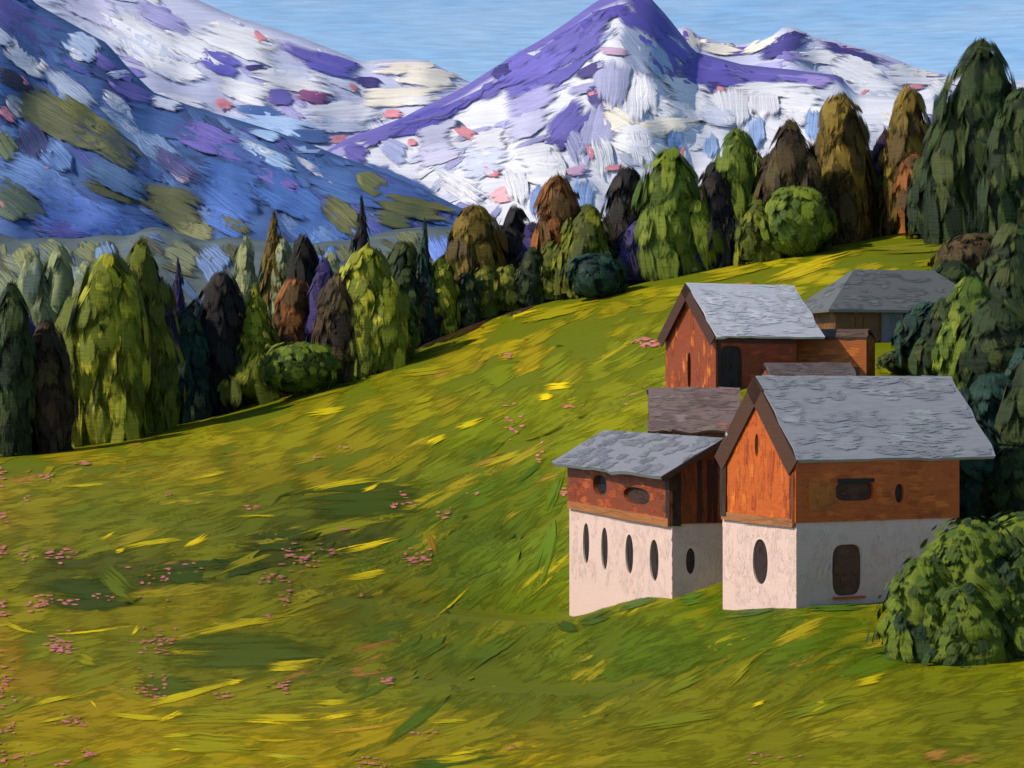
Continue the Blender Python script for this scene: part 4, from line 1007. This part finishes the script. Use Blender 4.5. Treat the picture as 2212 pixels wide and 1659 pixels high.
TREES = [
    # px, top, base, hw, kind, style, name, label, depth shift
    (22, 610, 985, 42, 'dark', 'col', 'spruce_tree', 'dark green spruce at the left edge of the forest', 0),
    (92, 690, 978, 46, 'umber', 'col', 'spruce_tree', 'dark brown green spruce beside the left edge tree', 0),
    (222, 545, 955, 72, 'bright', 'col', 'broadleaf_tree', 'broadest bright olive tree at the left end of the forest', 0),
    (165, 640, 960, 42, 'olive', 'col', 'broadleaf_tree', 'slim olive tree against left side of the broadest bright tree', 3),
    (312, 515, 940, 58, 'olive', 'col', 'broadleaf_tree', 'tall dull olive tree right of the broadest bright tree', 4),
    (385, 556, 920, 34, 'violet', 'spire', 'spruce_tree', 'pointed blue violet spruce in the left forest', 6),
    (395, 670, 915, 44, 'teal', 'col', 'spruce_tree', 'dark teal spruce under the pointed blue violet spruce', 0),
    (478, 585, 900, 52, 'black', 'col', 'spruce_tree', 'blackish spruce behind the violet column tree', 8),
    (345, 600, 930, 26, 'violet', 'col', 'spruce_tree', 'slender violet spruce between dull olive tree and pointed violet spruce', 9),  # slender violet trees here and below paint shaded gaps
    (700, 560, 836, 26, 'violet', 'col', 'spruce_tree', 'slender violet spruce left of the dark umber spruce', 8),
    (1010, 560, 690, 24, 'violet', 'col', 'spruce_tree', 'slender violet spruce at left of the brown olive larch', 8),
    (1500, 420, 592, 24, 'violet', 'col', 'spruce_tree', 'slender violet spruce against the wide green tree', 4),
    (1905, 300, 512, 24, 'violet', 'col', 'spruce_tree', 'violet spruce in the gap beside tallest brown larch', 7),
    (466, 655, 888, 30, 'violet', 'col', 'spruce_tree', 'narrow violet column tree beside bright yellow green tree', 0),
    (550, 612, 868, 62, 'bright', 'spire', 'broadleaf_tree', 'pointed bright yellow green tree in front of the brown tree', -2),
    (592, 458, 852, 48, 'brown', 'spire', 'larch_tree', 'tall brown topped larch above the left forest', 9),
    (655, 505, 840, 30, 'black', 'col', 'spruce_tree', 'near black narrow spruce right of the brown topped larch', 10),
    (642, 600, 842, 44, 'rust', 'col', 'larch_tree', 'rust orange larch below the near black spruce', 3),
    (652, 735, 850, 66, 'mid', 'round', 'broadleaf_tree', 'low round green tree at foot of the rust larch', -3),
    (735, 590, 832, 42, 'umber', 'col', 'spruce_tree', 'dark umber spruce left of the brightest column tree', 4),
    (802, 530, 806, 54, 'bright', 'col', 'broadleaf_tree', 'brightest yellow green column tree at middle of forest', 0),
    (782, 424, 790, 34, 'black', 'spire', 'spruce_tree', 'black violet spruce rising behind brightest column tree', 12),
    (848, 640, 785, 40, 'mid', 'round', 'broadleaf_tree', 'small round green tree against the brightest column tree', 0),
    (880, 520, 745, 44, 'dark', 'col', 'spruce_tree', 'dark green spruce left of the thin pointed cypress', 4),
    (918, 470, 742, 22, 'teal', 'spire', 'cypress_tree', 'thin pointed dark teal cypress in the forest edge', 0),
    (962, 590, 722, 34, 'teal', 'col', 'spruce_tree', 'short teal spruce right of the thin cypress', 2),
    (1030, 440, 690, 55, 'brown', 'col', 'larch_tree', 'broad brown olive larch where the meadow narrows', 2),
    (1112, 445, 662, 36, 'black', 'col', 'spruce_tree', 'dark spruce just right of the brown olive larch', 4),
    (1150, 480, 652, 28, 'violet', 'col', 'spruce_tree', 'violet spruce between dark spruce and red brown larch', 2),
    (1206, 378, 648, 44, 'rust', 'col', 'larch_tree', 'red brown larch left of the middle green trees', 6),
    (1272, 440, 640, 42, 'olive', 'col', 'broadleaf_tree', 'olive tree between red brown larch and black brown spruce', 2),
    (1350, 360, 618, 44, 'black', 'col', 'spruce_tree', 'black brown spruce left of the wide green tree', 6),
    (1450, 318, 602, 66, 'mid', 'col', 'broadleaf_tree', 'wide mid green tree under the white snowfield', 6),
    (1288, 545, 636, 46, 'teal', 'round', 'bush', 'dark teal bush at left of the three meadow bushes', -6),
    (1388, 515, 606, 36, 'teal', 'round', 'bush', 'dark teal bush between two others on meadow edge', -6),
    (1456, 480, 592, 32, 'teal', 'round', 'bush', 'dark teal bush at right of the three meadow bushes', -6),
    (1545, 350, 582, 36, 'black', 'col', 'spruce_tree', 'black green spruce right of the wide green tree', 3),
    (1592, 275, 572, 50, 'mid', 'col', 'broadleaf_tree', 'tall green tree left of the dark brown spruce', 5),
    (1702, 256, 556, 50, 'umber', 'col', 'spruce_tree', 'dark brown spruce behind the rounded green tree', 6),
    (1722, 400, 550, 58, 'mid', 'round', 'broadleaf_tree', 'rounded green tree in front of the dark brown spruce', -2),
    (1640, 430, 566, 40, 'olive', 'col', 'broadleaf_tree', 'shorter olive tree left of the rounded green tree', 0),
    (1808, 200, 530, 54, 'brown', 'col', 'larch_tree', 'tall olive brown larch left of the violet gap', 5),
    (1872, 340, 512, 42, 'mid', 'col', 'broadleaf_tree', 'mid green tree between the two tall brown larches', 2),
    (1962, 188, 508, 46, 'brown', 'col', 'larch_tree', 'tall brown larch next to the tallest dark spruce', 6),
    (1935, 340, 502, 62, 'dark', 'col', 'spruce_tree', 'dark green spruce in front of the right brown larch', 0),
    (2035, 300, 508, 52, 'dark', 'col', 'spruce_tree', 'dark green spruce at left foot of the tallest spruce', -2),
    (2110, 82, 520, 76, 'dark', 'spire2', 'spruce_tree', 'tallest dark spruce reaching into the sky', 2),
    (2198, 190, 540, 62, 'dark', 'col', 'spruce_tree', 'dark spruce at the right edge beside the tallest', 0),
]
for (px, top, base, hw, kind, style, name, label, fr) in TREES:
    st = 'col' if style == 'spire2' else style
    make_tree(name, label, 'bush' if name == 'bush' else 'tree', px, top, base, hw, kind, st, None, 'shrubs on the meadow edge' if name == 'bush' else 'trees along the meadow edge', 210 if hw > 40 else 140, fr)

# trees around the houses
NEAR = [
    (2012, 650, 845, 46, 'teal', 'round', 'spruce_tree', 'dark teal spruce under eaves of the darkest roofed house', 135),
    (2105, 595, 860, 58, 'mid', 'col', 'broadleaf_tree', 'mid green tree right of the darkest roofed house', 128),
    (2195, 555, 900, 66, 'dark', 'col', 'spruce_tree', 'dark spruce at right edge above the largest front roof', 130),
    (2060, 560, 760, 44, 'dark', 'round', 'broadleaf_tree', 'dark tree behind roof end of the darkest roofed house', 160),
    (2145, 800, 1120, 76, 'teal', 'col', 'spruce_tree', 'dark blue green tree behind right end of largest house', 101),
    (2045, 640, 860, 52, 'dark', 'col', 'spruce_tree', 'dark spruce between mid green tree and darkest roofed house', 132),
    (2160, 640, 880, 62, 'dark', 'round', 'broadleaf_tree', 'rounded dark tree in front of the mid green tree', 122),
    (2222, 730, 1010, 60, 'teal', 'col', 'spruce_tree', 'teal spruce at right edge above the big bush', 112),
    (1950, 755, 840, 34, 'dark', 'round', 'shrub', 'dark green shrub below the pier of the darkest roofed house', 138),
    (2100, 500, 640, 56, 'umber', 'round', 'broadleaf_tree', 'dark umber tree above right end of the darkest roof', 215),
    (2190, 480, 700, 60, 'dark', 'col', 'spruce_tree', 'tall dark spruce at right edge above the farmhouse', 190),
    (2195, 960, 1150, 50, 'dark', 'round', 'shrub', 'dark shrub between the teal spruce and the big bush', 96),
    (2095, 905, 1120, 44, 'teal', 'round', 'shrub', 'dark teal shrub against right end wall of largest house', 97),
    (2235, 760, 1120, 66, 'dark', 'col', 'spruce_tree', 'dark tree at right edge behind the big bush', 99),
]
for (px, top, base, hw, kind, style, name, label, Y) in NEAR:
    make_tree(name, label, 'tree', px, top, base, hw, kind, style, Y, 'trees around the houses', 210)
make_tree('bush', 'large leafy green bush in front of the largest house corner', 'bush', 2095, 1115, 1440, 138, 'bushy', 'bush', 77, 'big bushes beside the houses', 620)
make_tree('bush', 'large green bush cut by the right edge of the view', 'bush', 2215, 1100, 1440, 130, 'bushy', 'bush', 80, 'big bushes beside the houses', 480)

# pale trees beyond the forest edge and dark second row
PALE = [(60, 545, 60), (125, 525, 46), (190, 560, 56), (530, 505, 24), (610, 512, 24), (715, 540, 26)]
for i, (px, top, hw) in enumerate(PALE):
    make_tree('broadleaf_tree', ['palest sage tree at far left behind the forest edge', 'pale sage tree standing second from the left', 'pale sage tree behind left side of the broadest bright tree', 'pale sage tree left of the brown topped larch', 'pale sage tree in front of the brown topped larch', 'pale sage tree left of the brightest column tree'][i],
              'tree', px, top, 900, hw, 'sage', 'col', 330 if i not in (3, 4) else 289, 'pale trees beyond the forest edge', 80)
xs = np.arange(-260, 2460, 34)
for i, x in enumerate(xs):
    px = x + rng.uniform(-12, 12)
    tl = np.interp(px, [-300, 0, 100, 200, 400, 600, 800, 1000, 1100, 1200, 1300, 1400, 1500, 1600, 1700, 1800, 1900, 2000, 2100, 2200, 2450],
                   [690, 690, 690, 640, 650, 600, 590, 545, 510, 480, 455, 425, 400, 365, 345, 310, 290, 260, 220, 270, 260])
    Yb = float(np.interp(px, [0, 600, 1070, 1500, 1900, 2212], [260, 280, 300, 310, 322, 322])) + 16 + rng.uniform(0, 8)
    make_tree('spruce_tree', 'shadowy spruce in the second row between the front trees', 'tree', px, tl + rng.uniform(-20, 30), 900, rng.uniform(36, 50), pick(('dark', 3), ('umber', 2), ('violet', 3.6), ('teal', 1), ('black', 1), ('olive', 1)), 'col', Yb, 'spruces in the second row', 55)  # violet share paints the shade between the front trees

# low trees at the feet of the tall ones
for i, x in enumerate(np.arange(-240, 2240, 46)):
    px = x + rng.uniform(-14, 14)
    bs = np.interp(px, [-300, 0, 300, 480, 600, 850, 1070, 1250, 1500, 1700, 1900, 2212], [1010, 972, 934, 888, 850, 772, 682, 640, 586, 552, 506, 520])
    make_tree('young_tree', 'low young tree filling the feet of the tall forest edge trees', 'tree', px, bs - rng.uniform(90, 190), bs, rng.uniform(22, 36),
              pick(('olive', 3), ('mid', 2), ('dark', 3), ('umber', 2), ('rust', 1), ('violet', 1.6), ('bright', .8)), 'col', None, 'young trees at the forest edge', 60, rng.uniform(0, 4))
